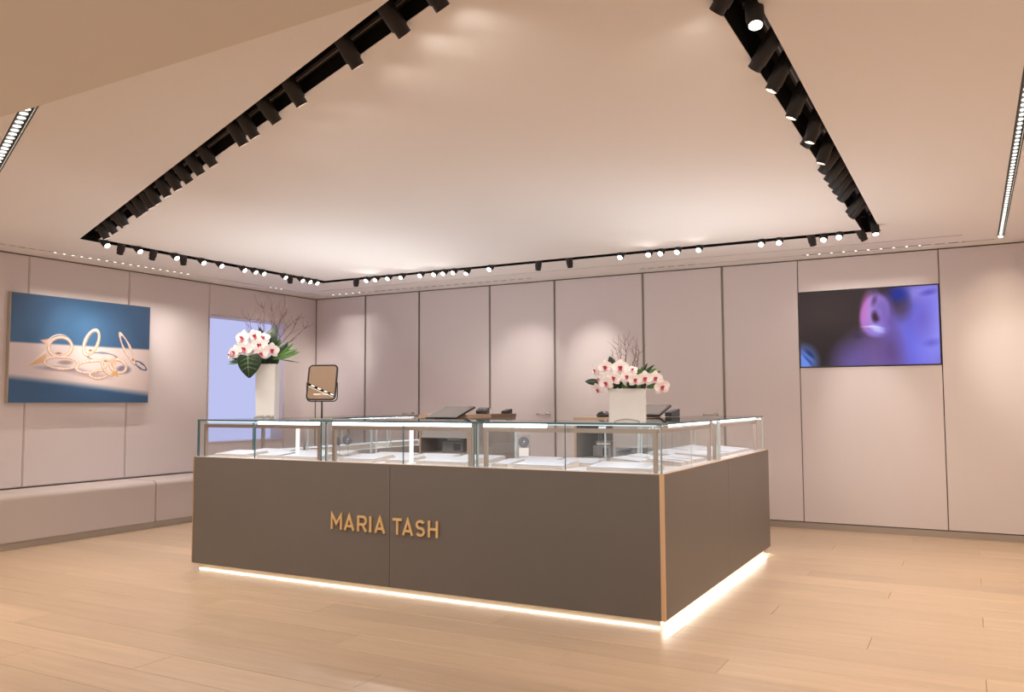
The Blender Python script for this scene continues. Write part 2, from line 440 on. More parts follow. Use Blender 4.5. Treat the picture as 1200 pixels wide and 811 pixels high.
# ------------------------------------------------------------------ slot lights by the walls
def dot_run(name, label, axis, fixed, a, b, step, lit=(), energy=None):
    """row of small lamps in a ceiling slot; only the stretches in lit are switched on"""
    mid = ((a+b)/2, fixed) if axis == 'x' else (fixed, (a+b)/2)
    c = (a+b)/2
    t = thing(name, label, 'ceiling light', (mid[0], mid[1], ZC))
    bm = bmesh.new(); hl = abs(b-a)/2; w = 0.014 if axis == 'y' else 0.020
    box(bm, *((-hl, hl, -w, w) if axis == 'x' else (-w, w, -hl, hl)), 0.004, 0.0095)
    link('lamp_bar', bm, M_black, t)
    on, offb = bmesh.new(), bmesh.new(); k = -hl + step/2
    while k < hl:
        is_on = any(p <= k+c <= q for p, q in lit); h = 0.008 if is_on else 0.013
        w2 = w*0.6 if is_on else w
        box(on if is_on else offb, *((k-h, k+h, -w2, w2) if axis == 'x' else (-w2, w2, k-h, k+h)), 0.0005, 0.0038)
        k += step
    if len(on.verts): tag(link('led', on, M_dots, t), kind='stuff')
    if len(offb.verts): tag(link('unlit_led', offb, M_white, t), kind='stuff')
    if energy:
        for p, q in lit:
            m2 = ((p+q)/2, fixed) if axis == 'x' else (fixed, (p+q)/2)
            l = lamp('slot_lamp', 'AREA', energy*(q-p), WARM, (m2[0], m2[1], ZC-0.006), (0, 0, -1), t, shape='RECTANGLE', spread=R(95))
            l.data.size, l.data.size_y = (q-p, 0.014)
            l.matrix_basis = Matrix.Translation((m2[0], m2[1], ZC-0.006)) @ (Matrix.Identity(4) if axis == 'x' else Matrix.Rotation(R(90), 4, 'Z'))
    return t
dot_run('slot_light', 'dotted slot light in ceiling along the left wall above the jewellery picture', 'y', -7.19, 3.0, 6.15, 0.086, [(4.53, 6.1)], SLOT_W*2)
dot_run('slot_light', 'short dotted slot light along the left wall near the back corner', 'y', -7.19, 7.20, 7.50, 0.086, [(7.2, 7.5)], SLOT_W)
dot_run('slot_light', 'dotted slot light along the back wall, the one starting at the left corner', 'x', 8.14, -7.07, -4.18, 0.105, [(-7.07, -6.55)], SLOT_W)
dot_run('slot_light', 'dotted slot light along the back wall left of the television', 'x', 8.14, -2.93, -2.35, 0.105, [], SLOT_W)
dot_run('slot_light', 'dotted slot light along the back wall above the television', 'x', 8.14, -1.35, 0.0, 0.105, [(-1.3, -0.35)], SLOT_W)

def line_light(label, p, q, half, z=ZC):
    d = Vector((q[0]-p[0], q[1]-p[1])); ln = d.length; ang = math.atan2(d.y, d.x); mid = ((p[0]+q[0])/2, (p[1]+q[1])/2)
    t = thing('linear_ceiling_light', label, 'ceiling light', (mid[0], mid[1], z), ang)
    bm = bmesh.new(); h = ln/2-0.002; w = half-0.0015
    box(bm, -h, h, -w, w, 0.022, 0.05); box(bm, -h, h, -w, -w+0.006, -0.001, 0.022); box(bm, -h, h, w-0.006, w, -0.001, 0.022)
    link('housing', bm, M_track, t)
    bm = bmesh.new(); s = 0.076; k = -h+s/2; m_ = 10
    while k < h-0.03:
        vs_ = [bm.verts.new((k+0.022*math.cos(a*2*math.pi/m_), (w-0.013)*math.sin(a*2*math.pi/m_), 0.0165)) for a in range(m_)]
        bm.faces.new(vs_[::-1]); k += s
    tag(link('led_cell', bm, M_dots, t), kind='stuff')
    l = lamp('line_lamp', 'AREA', LINE_W*ln, AMBER, (0, 0, 0.012), (0, 0, -1), None, shape='RECTANGLE')
    l.parent = t; l.data.size = ln; l.data.size_y = 2*w-0.014; l.data.spread = R(120)
    l.matrix_basis = Matrix.Translation((0, 0, 0.012))
    return t
line_light('linear light of round led cells at left edge of ceiling, meeting the soffit', LED_L[0], LED_L[1], 0.034)
line_light('long linear light of led cells in ceiling at the far right', LED_R[0], LED_R[1], 0.026)

# ------------------------------------------------------------------ tracks and spotlights in the ring slot
ARMS = {
 'arm': (Vector((-6.355, 4.345)), Vector((-0.95, 4.345-5.405*K)), Vector((0.402, 0.916)), 'slanting left ceiling slot', 'from its far corner'),
 'left': (Vector((-6.355, 4.345)), Vector((-6.355, 7.215)), Vector((1, 0)), 'ceiling slot along the left wall', 'from the left'),
 'back': (Vector((-6.355, 7.215)), Vector((-0.657, 7.215)), Vector((0, -1)), 'ceiling slot along the back wall', 'from the left'),
 'right': (Vector((-0.657, 7.215)), Vector((-0.657, 2.1)), Vector((-1, 0)), 'right ceiling slot', 'from its far corner')}
SPOTS = {
 'arm': [(5.268,.036),(5.009,.04),(4.675,.026),(4.156,.022),(3.848,.033),(3.591,.025),(3.451,.02),(2.97,.026),(2.755,.025),(2.516,.032),(2.351,.015),(2.155,.007),(1.886,.021),(1.761,.013),(1.552,.024),(1.392,.03),(1.066,.012),(.919,.039),(.671,.028),(.476,.009)],
 'left': [(.102,.217),(.291,'w'),(.418,.159),(.615,'w'),(.80,.085),(.915,'w'),(1.104,.164),(1.319,.24),(1.611,.229),(1.758,.211),(1.868,.257),(2.176,.187),(2.29,'w'),(2.43,.24),(2.55,.197),(2.66,.1)],
 'back': [(.499,'w'),(.672,.191),(.791,.199),(.957,.194),(1.129,.212),(1.374,.185),(1.546,.212),(1.662,.15),(1.78,.081),(1.925,.062),(2.207,.26),(2.732,'w'),(3.044,'w'),(3.586,.223),(3.858,.19),(3.97,.103),(4.122,.194),(4.316,.237),(4.849,.288),(4.995,.186),(5.228,'w'),(5.345,.073),(5.464,.28),(5.59,'w')],
 'right': [(4.492,.045),(4.311,-.015),(3.928,.04),(3.684,.021),(3.309,.009),(2.908,-.008),(2.773,.037),(2.483,.003),(2.204,.042),(1.981,.026),(1.805,.041),(1.63,.034),(1.423,.034),(.98,.047),(.846,.031),(.191,-.023)]}
WALL_T = {'left': [(-7.489, 5.0, 1.75), (-7.489, 5.3, 1.7), (-7.489, 6.32, 1.75), (-7.489, 8.1, 1.5)],
          'back': [(-7.1, 8.365, 1.55), (-4.42, 8.365, 1.62), (-3.55, 8.365, 1.62), (-0.8, 8.365, 1.0), (0.60, 8.365, 1.40)]}
LN, ZJ = 0.150, 2.628
def spot_proto():
    t = thing('track_spotlight', 'x', 'spotlight', (0, 0, 0))
    r = 0.032
    bm = bmesh.new()       # housing along -Z, joint at the origin
    lathe(bm, [(0.001, 0.018), (r*0.9, 0.018), (r, 0.012), (r, -LN+0.028), (r*0.86, -LN+0.026), (r*0.86, -LN), (r*0.74, -LN), (r*0.70, -LN+0.012), (0.0005, -LN+0.013)], 20)
    link('housing', bm, M_spot, t)
    bm = bmesh.new(); lathe(bm, [(r*0.73, -LN-0.0006), (r*0.70, -LN+0.009), (r*0.60, -LN+0.0115)], 20); link('reflector_ring', bm, M_spotring, t)
    bm = bmesh.new(); bm.faces.new([bm.verts.new((x, y, -LN+0.0085)) for x, y in circ(0, 0, r*0.70, 16)][::-1]); link('lens', bm, M_lens, t)
    bm = bmesh.new(); box(bm, -0.038, -0.033, -0.011, 0.011, -0.05, 0.045); box(bm, -0.038, 0.038, -0.011, 0.011, 0.038, 0.045); box(bm, 0.033, 0.038, -0.011, 0.011, -0.05, 0.045)
    link('yoke', bm, M_track, t)
    return t
proto = spot_proto(); first = True
for key, (A, B, nrm, where, side) in ARMS.items():
    d = (B-A).normalized(); ln = (B-A).length
    ang = math.atan2(d.y, d.x); mid = (A+B)/2 + (nrm*0.042 if key == 'arm' else nrm*0.0)
    tr = thing('lighting_track', 'thin black lighting track inside the %s' % where, 'lighting track', (mid.x, mid.y, ZC+(0.096 if key == 'arm' else 0.147)), ang)
    a_, b_ = (-ln/2+0.04, ln/2-0.04)
    bm = bmesh.new(); box(bm, a_, b_, -0.017, 0.017, -0.03, 0); link('rail', bm, M_track, tr)
    bm = bmesh.new(); box(bm, a_, b_, -0.003, 0.003, -0.033, -0.030); link('conductor', bm, M_cond, tr)
    lst = sorted(SPOTS[key], key=lambda s: s[0])
    wi = 0
    for k, (t_, off) in enumerate(lst):
        P = A + d*t_
        J = Vector((P.x, P.y, ZJ)); target = None
        if off == 'w':
            target = Vector(WALL_T[key][wi]); wi += 1
            J = Vector((P.x, P.y, ZJ-0.006)) + Vector((nrm.x, nrm.y, 0))*0.035
            dr = (target-J).normalized()
            hv = Vector((dr.x, dr.y, 0)).normalized()
            body = (hv*0.50 + Vector((0, 0, -1))*0.866).normalized()
        else:
            sh = {'arm': 0.066, 'right': 0.050}.get(key, 0.030)
            th = math.asin(max(-0.3, min(0.74, (off+sh)/LN)))
            side_v = Vector((nrm.x, nrm.y, 0))
            if key == 'right' and off > 0.025: th = R(46); side_v = Vector((-0.90, 0.44, 0))   # turned sideways and away
            if key == 'right' and off < -0.01: th = R(20); side_v = Vector((0.3, -0.95, 0))     # faces the entrance
            body = (side_v*math.sin(th) + Vector((0, 0, -1))*math.cos(th)).normalized()
            if key in ('left', 'back'): J.z -= 0.012
            J = J - Vector((nrm.x, nrm.y, 0))*(min(sh, 0.052)-0.012)
            dr = body
        o = proto if first else copy_tree(proto)
        first = False
        q = (-body).to_track_quat('Z', 'Y')
        o.matrix_basis = Matrix.Translation(J) @ q.to_matrix().to_4x4()
        o['label'] = '%s black spotlight %s in the %s' % (ORD[k], 'counted from the far corner' if 'far' in side else 'from the left', where)
        o['group'] = 'spotlights in the %s' % where
        lp = J + body*(LN+0.012)
        if target is not None:
            lamp('spot_lamp', 'SPOT', WALLSPOT_W, WARM, lp, target-lp, None, spot_size=R(38), spot_blend=1.0, shadow_soft_size=0.02)
        else:
            # each lamp is aimed at the nearest stretch of display case
            if key == 'arm': aim = Vector((max(-4.9, min(-1.6, lp.x+0.25)), 4.62, 0.85))
            elif key == 'left': aim = Vector((-4.72, max(4.5, min(6.9, lp.y+0.1)), 0.85))
            elif key == 'back': aim = Vector(((-4.72, 6.5-0.9*(k % 3), 0.85) if lp.x < -3.3 else (-1.75, 6.5-0.8*(k % 3), 0.85)))
            else: aim = Vector((-1.75, max(4.5, min(6.7, lp.y)), 0.85))
            lamp('spot_lamp', 'SPOT', SPOT_W, WARM, lp, aim-lp, None, spot_size=R(124), spot_blend=1.0, shadow_soft_size=0.02)

# ------------------------------------------------------------------ display counter (square island)
X0, X1, Y0, Y1 = -5.022, -1.448, 4.312, 6.93
ZB, ZT, DW = 0.05, 0.817, 0.585
XSEAM = -3.240
def counter(name, label, b6, plinth, loc): 
    return None
# front run
cf = thing('display_counter', 'long taupe front counter carrying raised brass lettering and glass cases', 'counter', ((X0+X1)/2, Y0+DW/2, 0))
def cp(name, m, b6, par, bev=0.0): return bxo(name, m, b6, par, bev, True)
for a, b in ((X0+0.008, XSEAM-0.0015), (XSEAM+0.0015, X1-0.022)):
    cp('front_panel', M_lam, (a, b, Y0, Y0+0.02, ZB, ZT-0.004), cf, 0.0015)
cp('body', M_poddark, (X0+0.02, X1-0.022, Y0+0.021, Y0+DW, ZB+0.003, ZT-0.012), cf)
cp('deck', M_deck, (X0+0.008, X1-0.0225, Y0+0.003, Y0+DW, ZT-0.011, ZT), cf)
cp('end_trim', M_brass_trim, (X0, X0+0.0075, Y0-0.002, Y0+DW, ZB, ZT), cf)
cp('corner_trim', M_brass_trim, (X1-0.0215, X1-0.0005, Y0-0.001, Y0+0.021, ZB, ZT), cf)
cp('top_trim', M_brass_trim, (X0+0.008, X1-0.022, Y0-0.001, Y0+0.0025, ZT-0.0035, ZT), cf)
cp('plinth', M_plinth, (X0+0.022, X1-0.045, Y0+0.053, Y0+DW-0.05, 0.0, ZB-0.0005), cf)
cp('plinth_led', M_strip, (X0+0.03, X1-0.05, Y0+0.049, Y0+0.0525, 0.0005, 0.0055), cf)
# right run
cr_ = thing('display_counter', 'taupe side counter on the right, running back towards the wall', 'counter', (X1-DW/2, (Y0+Y1)/2, 0))
YSEAM = 5.661
for a, b in ((Y0+0.022, YSEAM-0.0012), (YSEAM+0.0012, Y1)):
    cp('side_panel', M_lam, (X1-0.02, X1, a, b, ZB, ZT-0.004), cr_, 0.0012)
cp('body', M_poddark, (X1-DW, X1-0.021, Y0+DW+0.002, Y1-0.002, ZB+0.003, ZT-0.012), cr_)
cp('inner_panel', M_podgrey, (X1-DW-0.012, X1-DW-0.001, Y0+DW+0.002, Y1-0.002, ZB, ZT), cr_)
cp('end_panel', M_lam, (X1-DW-0.012, X1-0.021, Y1-0.0015, Y1+0.012, ZB, ZT), cr_)
cp('deck', M_deck, (X1-DW, X1-0.0215, Y0+DW+0.001, Y1, ZT-0.011, ZT), cr_)
cp('top_trim', M_brass_trim, (X1-0.0205, X1+0.0005, Y0+0.022, Y1, ZT-0.0035, ZT), cr_)
cp('plinth', M_plinth, (X1-DW+0.05, X1-0.045, Y0+DW-0.04, Y1-0.03, 0.0, ZB-0.0005), cr_)
cp('plinth_led', M_strip, (X1-0.038, X1-0.022, Y0+0.06, Y1-0.05, ZB-0.006, ZB-0.001), cr_)
# left run
cl = thing('display_counter', 'side counter on the left behind the glass, white inner deck', 'counter', (X0+DW/2, (Y0+Y1)/2, 0))
cp('side_panel', M_lam, (X0, X0+0.02, Y0+DW+0.001, Y1+0.15, ZB, ZT-0.004), cl, 0.0012)
cp('body', M_poddark, (X0+0.021, X0+DW, Y0+DW+0.002, Y1+0.148, ZB+0.003, ZT-0.012), cl)
cp('inner_panel', M_podgrey, (X0+DW+0.001, X0+DW+0.012, Y0+DW+0.002, Y1+0.148, ZB, ZT), cl)
cp('deck', M_deck, (X0+0.0205, X0+DW, Y0+DW+0.001, Y1+0.148, ZT-0.011, ZT), cl)
cp('top_trim', M_brass_trim, (X0-0.0005, X0+0.0200, Y0+DW+0.001, Y1+0.15, ZT-0.0035, ZT), cl)
cp('plinth', M_plinth, (X0+0.045, X0+DW-0.05, Y0+DW-0.04, Y1+0.11, 0.0, ZB-0.0005), cl)
cp('plinth_led', M_strip, (X0+0.022, X0+0.038, Y0+0.06, Y1+0.10, ZB-0.006, ZB-0.001), cl)
def plinth_light(cx, cy, size, rotz, par, e, tilt):
    l = lamp('plinth_lamp', 'AREA', e*size, (1.0, 0.93, 0.84), (0, 0, 0), (0, 0, -1), None, shape='RECTANGLE')
    l.data.size, l.data.size_y = size, 0.016
    l.matrix_basis = Matrix.Translation((cx, cy, ZB-0.008)) @ Matrix.Rotation(rotz, 4, 'Z') @ Matrix.Rotation(tilt, 4, 'X')
    l.parent = par; l.matrix_parent_inverse = par.matrix_basis.inverted()
plinth_light((X0+X1)/2, Y0+0.012, X1-X0-0.12, 0, cf, PLINTH_W*0.6, 0)
plinth_light(X1-0.030, (Y0+Y1)/2, Y1-Y0-0.1, R(90), cr_, PLINTH_W*3.5, 0)
plinth_light(X0+0.030, (Y0+Y1)/2, Y1-Y0-0.1, R(90), cl, PLINTH_W, 0)

# raised letters
def strip(bm, pts, w, d0, d1, closed=False):
    pts = [Vector(p) for p in pts]; n = len(pts); Ls, Rs = [], []
    for i in range(n):
        p = pts[i]
        d1_ = (p-pts[i-1]).normalized() if i > 0 else (pts[1]-p).normalized()
        d2_ = (pts[i+1]-p).normalized() if i < n-1 else d1_
        n1, n2 = Vector((-d1_.y, d1_.x)), Vector((-d2_.y, d2_.x))
        m_ = (n1+n2).normalized(); s = w/2/max(0.35, m_.dot(n1))
        Ls.append(p+m_*s); Rs.append(p-m_*s)
    vs_ = {}
    for tagk, arr in (('L', Ls), ('R', Rs)):
        for z in (0, 1):
            vs_[tagk, z] = [bm.verts.new((q.x, -(d1 if z else d0), q.y)) for q in arr]
    for i in range(n-1):
        for a, b in ((('L', 1), ('R', 1)), (('R', 1), ('R', 0)), (('R', 0), ('L', 0)), (('L', 0), ('L', 1))):
            bm.faces.new((vs_[a][i], vs_[a][i+1], vs_[b][i+1], vs_[b][i]))
    for i in (0, n-1):
        bm.faces.new((vs_['L', 0][i], vs_['L', 1][i], vs_['R', 1][i], vs_['R', 0][i]))
def arc(cx, cy, rx, ry, a0, a1, n=12):
    return [(cx+rx*math.cos(R(a0+(a1-a0)*k/n)), cy+ry*math.sin(R(a0+(a1-a0)*k/n))) for k in range(n+1)]
def glyph(ch, x0, x1, z0, h, w):
    W = x1-x0; a, b, c, d = x0+w/2, x1-w/2, z0, z0+h
    if ch == 'M': return [[(a, c), (a, d-w*0.4), ((a+b)/2, c+h*0.36), (b, d-w*0.4), (b, c)]]
    if ch == 'A': return [[(a, c), ((a+b)/2, d-w*0.5), (b, c)], [(a+W*0.16, c+h*0.27), (b-W*0.16, c+h*0.27)]]
    if ch == 'I': return [[((a+b)/2, c), ((a+b)/2, d)]]
    if ch == 'T': return [[(x0, d-w/2), (x1, d-w/2)], [((a+b)/2, c), ((a+b)/2, d-w/2)]]
    if ch == 'H': return [[(a, c), (a, d)], [(b, c), (b, d)], [(a, c+h*0.5), (b, c+h*0.5)]]
    if ch == 'R':
        m_ = c+h*0.44; rr = (d-w/2-m_)/2
        return [[(a, c), (a, d)], [(a, d-w/2)]+arc(b-rr*0.9, d-w/2-rr, rr*0.9, rr, 90, -90)+[(a, m_)], [((a+b)/2+W*0.02, m_), (b+w*0.1, c)]]
    if ch == 'S':
        t, bt = d-w/2, c+w/2; m_ = (t+bt)/2; r1 = (t-m_)/2; r2 = (m_-bt)/2; cx = (a+b)/2; hx = (b-a)/2
        return [arc(cx, m_+r1, hx*0.95, r1, 28, 90, 6)+arc(cx, m_+r1, hx*0.95, r1, 90, 268, 12)[1:]+arc(cx, m_-r2, hx, r2, 90, -90, 12)[1:]+arc(cx, m_-r2, hx, r2, -90, -152, 6)[1:]]
LET = [('M', -3.706, -3.615), ('A', -3.597, -3.512), ('R', -3.488, -3.412), ('I', -3.393, -3.374), ('A', -3.350, -3.267),
       ('T', -3.208, -3.138), ('A', -3.134, -3.051), ('S', -3.033, -2.964), ('H', -2.941, -2.869)]
for ch, a, b in LET:
    bm = bmesh.new()
    for i_, pl in enumerate(glyph(ch, a, b, 0.382, 0.100, 0.0150)): strip(bm, pl, 0.0150, -Y0+0.0015+0.0004*i_, -Y0+0.013-0.0006*i_)
    bmesh.ops.recalc_face_normals(bm, faces=bm.faces)
    link('letter', bm, M_brass, cf, world=True)

# ------------------------------------------------------------------ glass display cases
ZG0, ZG1, GT, TT = ZT+0.0005, 1.0755, 0.012, 0.0110
def pane(name, par, b6, dark=True):
    """thin glass sheet, its two big faces clear and its cut edges green"""
    bm = bmesh.new(); v, fs = box(bm, *b6)
    dims = (b6[1]-b6[0], b6[3]-b6[2], b6[5]-b6[4]); ax = dims.index(min(dims))
    for f in fs:
        f.normal_update()
        f.material_index = 0 if abs(f.normal[ax]) > 0.5 else 1
    return link(name, bm, [M_glass, M_gedge if dark else M_gedge_l], par, world=True)
def case_light(par, x0, x1, y0, y1, e=CASE_W, axis='x'):
    ln = (x1-x0) if axis == 'x' else (y1-y0)
    l = lamp('case_lamp', 'AREA', e*ln, (0.95, 0.97, 1.0), (0, 0, 0), (0, 0, -1), None, shape='RECTANGLE')
    l.data.size, l.data.size_y = ln, 0.02
    tilt = R(12)
    l.matrix_basis = Matrix.Translation(((x0+x1)/2, (y0+y1)/2, 1.052)) @ (Matrix.Identity(4) if axis == 'x' else Matrix.Rotation(R(90), 4, 'Z'))
    l.parent = par; l.matrix_parent_inverse = par.matrix_basis.inverted()
    # added upward lamp, side cases only, to brighten the ceiling
    if par.location.y < 5.0: return
    u_ = lamp('case_lamp', 'AREA', CASE_UP_W*ln, (0.95, 0.97, 1.0), (0, 0, 0), (0, 0, 1), None, shape='RECTANGLE')
    u_.data.size, u_.data.size_y = ln, 0.02
    u_.matrix_basis = Matrix.Translation(((x0+x1)/2, (y0+y1)/2, 1.056)) @ (Matrix.Identity(4) if axis == 'x' else Matrix.Rotation(R(90), 4, 'Z')) @ Matrix.Rotation(R(180), 4, 'X')
    u_.parent = par; u_.matrix_parent_inverse = par.matrix_basis.inverted()
YG = Y0+0.02
YGB = Y0+DW-0.012
def front_case(label, x0, x1, seams, bars, left_end=True, right_end=True):
    t = thing('glass_display_case', label, 'display case', ((x0+x1)/2, (YG+YGB)/2, ZT), 0, 'glass cases on the counter')
    pane('glass_top', t, (x0, x1, YG-0.002, YGB, ZG1, ZG1+TT))
    xs = [x0]+seams+[x1]
    for a, b in zip(xs, xs[1:]): pane('front_pane', t, (a+0.0008, b-0.0008, YG, YG+GT, ZG0, ZG1-0.0005))
    if left_end: pane('end_pane', t, (x0, x0+GT, YG+GT+0.001, YGB-GT-0.001, ZG0, ZG1-0.0005), x0 < -4.9)
    if right_end: pane('end_pane', t, (x1-GT, x1, YG+GT+0.001, YGB-GT-0.001, ZG0, ZG1-0.0005), False)
    pane('back_pane', t, (x0+0.001, x1-0.001, YGB-GT, YGB, ZG0, ZG1-0.0005), False)
    fx0, fx1, fy = x0+0.035, x1-0.035, YG+0.030
    cp('top_rail', M_frame, (fx0, fx1, fy, fy+0.022, 1.028, 1.053), t, 0.001)
    for fx in (fx0, fx1-0.022):
        cp('frame_post', M_frame, (fx, fx+0.022, fy, fy+0.022, ZT+0.001, 1.0275), t, 0.001)
    for (a, b, tall, mm) in bars:
        cp('led_bar', mm, (a, b, fy-0.004, fy+0.006, 1.0765-tall, 1.0765), t)
    case_light(t, x0+0.06, x1-0.06, fy+0.03, fy+0.05)
    return t
front_case('left glass case on the front counter, tall orchid vase on top', -5.010, -3.828, [-4.436], [(-4.94, -4.44, 0.012, M_led_soft), (-4.43, -3.87, 0.021, M_led)])
front_case('middle glass case on the front counter', -3.790, -2.634, [-3.155], [(-3.75, -2.67, 0.021, M_led)])
front_case('right glass case on the front counter, square orchid vase on top', -2.616, -1.462, [-2.03], [(-2.58, -2.16, 0.021, M_led), (-2.155, -1.50, 0.008, M_led_soft)], True, False)
def side_case(label, xo, xi, y0, y1, seams, right, near_open=False, posts=True):
    """xo: outer face x, xi: inner face x"""
    t = thing('glass_display_case', label, 'display case', ((xo+xi)/2, (y0+y1)/2, ZT), 0, 'glass cases on the counter')
    s = 1 if right else -1
    lo_, hi_ = min(xo, xi), max(xo, xi)
    yt = y0 if not near_open else YGB+0.002
    pane('glass_top', t, (lo_, hi_, yt, y1, ZG1, ZG1+TT))
    ys = [y0]+seams+[y1]
    for a, b in zip(ys, ys[1:]):
        pane('side_pane', t, (*((xo-GT, xo) if right else (xo, xo+GT)), a+(GT+0.001 if near_open and a == y0 else 0.0008), b-0.0008, ZG0, ZG1-0.0005), right is False)
    if not near_open: pane('end_pane', t, (lo_+GT+0.001, hi_-0.01, y0, y0+GT, ZG0, ZG1-0.0005), False)
    pane('end_pane', t, (lo_+GT+0.001, hi_-0.01, y1-GT, y1, ZG0, ZG1-0.0005), False)
    pane('inner_pane', t, (*((xi, xi+GT) if right else (xi-GT, xi)), yt+0.01, y1-0.01, ZG0, ZG1-0.0005), False)
    fx = xo-s*0.042
    a_, b_ = min(fx, fx-s*0.022), max(fx, fx-s*0.022)
    cp('top_rail', M_frame, (a_, b_, y0+0.06, y1-0.035, 1.028, 1.053), t, 0.001)
    for fy in (([] if near_open else [y0+0.035])+[y1-0.057]):
        cp('frame_post', M_frame, (a_, b_, fy, fy+0.022, ZT+0.001, 1.0275), t, 0.001)
    cp('led_bar', M_led, (a_+0.006, b_-0.006, y0+0.3 if near_open else y0+0.04, y1-0.05, 1.060, 1.0765), t)
    case_light(t, fx-s*0.045, fx-s*0.045, max(yt, y0)+0.06, y1-0.06, CASE_W, 'y')
    return t
side_case('near glass case on the right counter, full of small white pads', -1.4625, -2.022, YG, 5.495, [], True, True)
side_case('far glass case on the right counter, holding two white pads', -1.4625, -2.022, 5.535, 6.835, [], True)
side_case('near glass case on the left counter, behind the tall vase', -5.010, -4.448, YGB+0.002, 5.90, [], False)
side_case('far glass case on the left counter, next to the cash desk', -5.010, -4.448, 5.93, 7.04, [], False)

# light posts inside the cases
def light_post(label, x, y, h, m, r):
    t = thing('light_post', label, 'light', (x, y, ZT+0.0005))
    bm = bmesh.new(); lathe(bm, [(0.0005, 0), (r*1.5, 0), (r*1.5, 0.004), (r, 0.005), (r, h-0.03), (0.0005, h-0.03)], 16); link('stem', bm, m, t)
    bm = bmesh.new(); box(bm, -r*0.4, 0.034, -0.014, 0.012, h-0.03, h-0.004); bevel(bm, 0.002, 1); link('lamp_head', bm, M_led_soft, t)
light_post('white glowing light post inside the left glass case', -4.125, YG+0.10, 0.243, M_post, 0.0135)
light_post('white glowing light post inside the middle glass case', -3.16, YG+0.10, 0.243, M_post, 0.0135)
light_post('clear light post inside the right glass case', -1.94, YG+0.30, 0.243, M_acryl, 0.010)

# ------------------------------------------------------------------ jewellery pads
def pad(label, x0, x1, y0, y1, slope_y=1, group='display pads', h0=0.012, h1=0.030):
    cx, cy = (x0+x1)/2, (y0+y1)/2
    t = thing('display_pad', label, 'display pad', (cx, cy, ZT+0.0008), 0, group)
    a, b = (x1-x0)/2, (y1-y0)/2
    def wedge(z_off0, z_off1, shrink):
        bm = bmesh.new()
        c = [(-a+shrink, -b+shrink), (a-shrink, -b+shrink), (a-shrink, b-shrink), (-a+shrink, b-shrink)]
        hz = lambda x, y: h0 + (h1-h0)*(((y+b)/(2*b)) if slope_y == 1 else ((x+a)/(2*a) if slope_y == -1 else (a-x)/(2*a)))
        lo = [bm.verts.new((x, y, hz(x, y)+z_off0 if z_off0 else 0)) for x, y in c]
        hi = [bm.verts.new((x, y, hz(x, y)+z_off1)) for x, y in c]
        bm.faces.new(lo[::-1]); bm.faces.new(hi)
        for i in range(4): bm.faces.new((lo[i], lo[(i+1) % 4], hi[(i+1) % 4], hi[i]))
        return bm
    bm = wedge(0, 0, 0.0); link('tray', bm, M_padbase, t)
    bm = wedge(0.0006, 0.007, 0.004); bevel(bm, 0.0015, 1); link('cushion', bm, M_pad, t)
YP0, YP1 = YG+0.06, YG+0.285
for cname, runs in (('left', [(-4.90, -4.585), (-4.475, -4.29), (-4.235, -3.90)]), ('middle', [(-3.715, -3.43), (-3.335, -3.175), (-3.095, -2.73)]),
                    ('right', [(-2.545, -2.435), (-2.40, -2.07), (-1.925, -1.545)])):
    for k, (a, b) in enumerate(runs):
        pad('%s sloping white jewellery pad from the left, front row of the %s glass case' % (ORD[k], cname), a, b, YP0, YP1, 1, 'front row jewellery pads')
for cname, runs in (('left', [(-4.86, -4.50), (-4.46, -4.17), (-4.08, -3.92)]), ('middle', [(-3.72, -3.38), (-3.34, -3.05), (-3.0, -2.70)]),
                    ('right', [(-2.55, -2.28), (-2.25, -1.99)])):
    for k, (a, b) in enumerate(runs):
        pad('%s white jewellery pad from the left, back row of the %s glass case' % (ORD[k], cname), a, b, YP1+0.03, YGB-0.04, 1, 'back row jewellery pads')
for k, (a, b) in enumerate([(4.93, 5.03), (5.06, 5.21), (5.23, 5.44)]):
    pad('%s white jewellery pad from the front, outer row of the near right case' % ORD[k], -1.76, -1.54, a, b, 2, 'jewellery pads on the right counter')
for k, (a, b) in enumerate([(5.60, 6.06), (6.12, 6.68)]):
    pad('%s white jewellery pad in the far right case' % ('near' if k == 0 else 'far'), -1.80, -1.54, a, b, 2, 'jewellery pads on the right counter')
for k, (a, b) in enumerate([(4.93, 5.16), (5.2, 5.44), (5.62, 6.1), (6.15, 6.7)]):
    pad('%s white jewellery pad from the front, inner row of the right counter' % ORD[k], -2.0, -1.80, a, b, 2, 'jewellery pads on the right counter')
for k, (a, b) in enumerate([(4.98, 5.25), (5.30, 5.80), (6.0, 6.45), (6.5, 6.95)]):
    pad('%s white jewellery pad from the front, on the left counter' % ORD[k], -4.93, -4.52, a, b, -1, 'jewellery pads on the left counter')

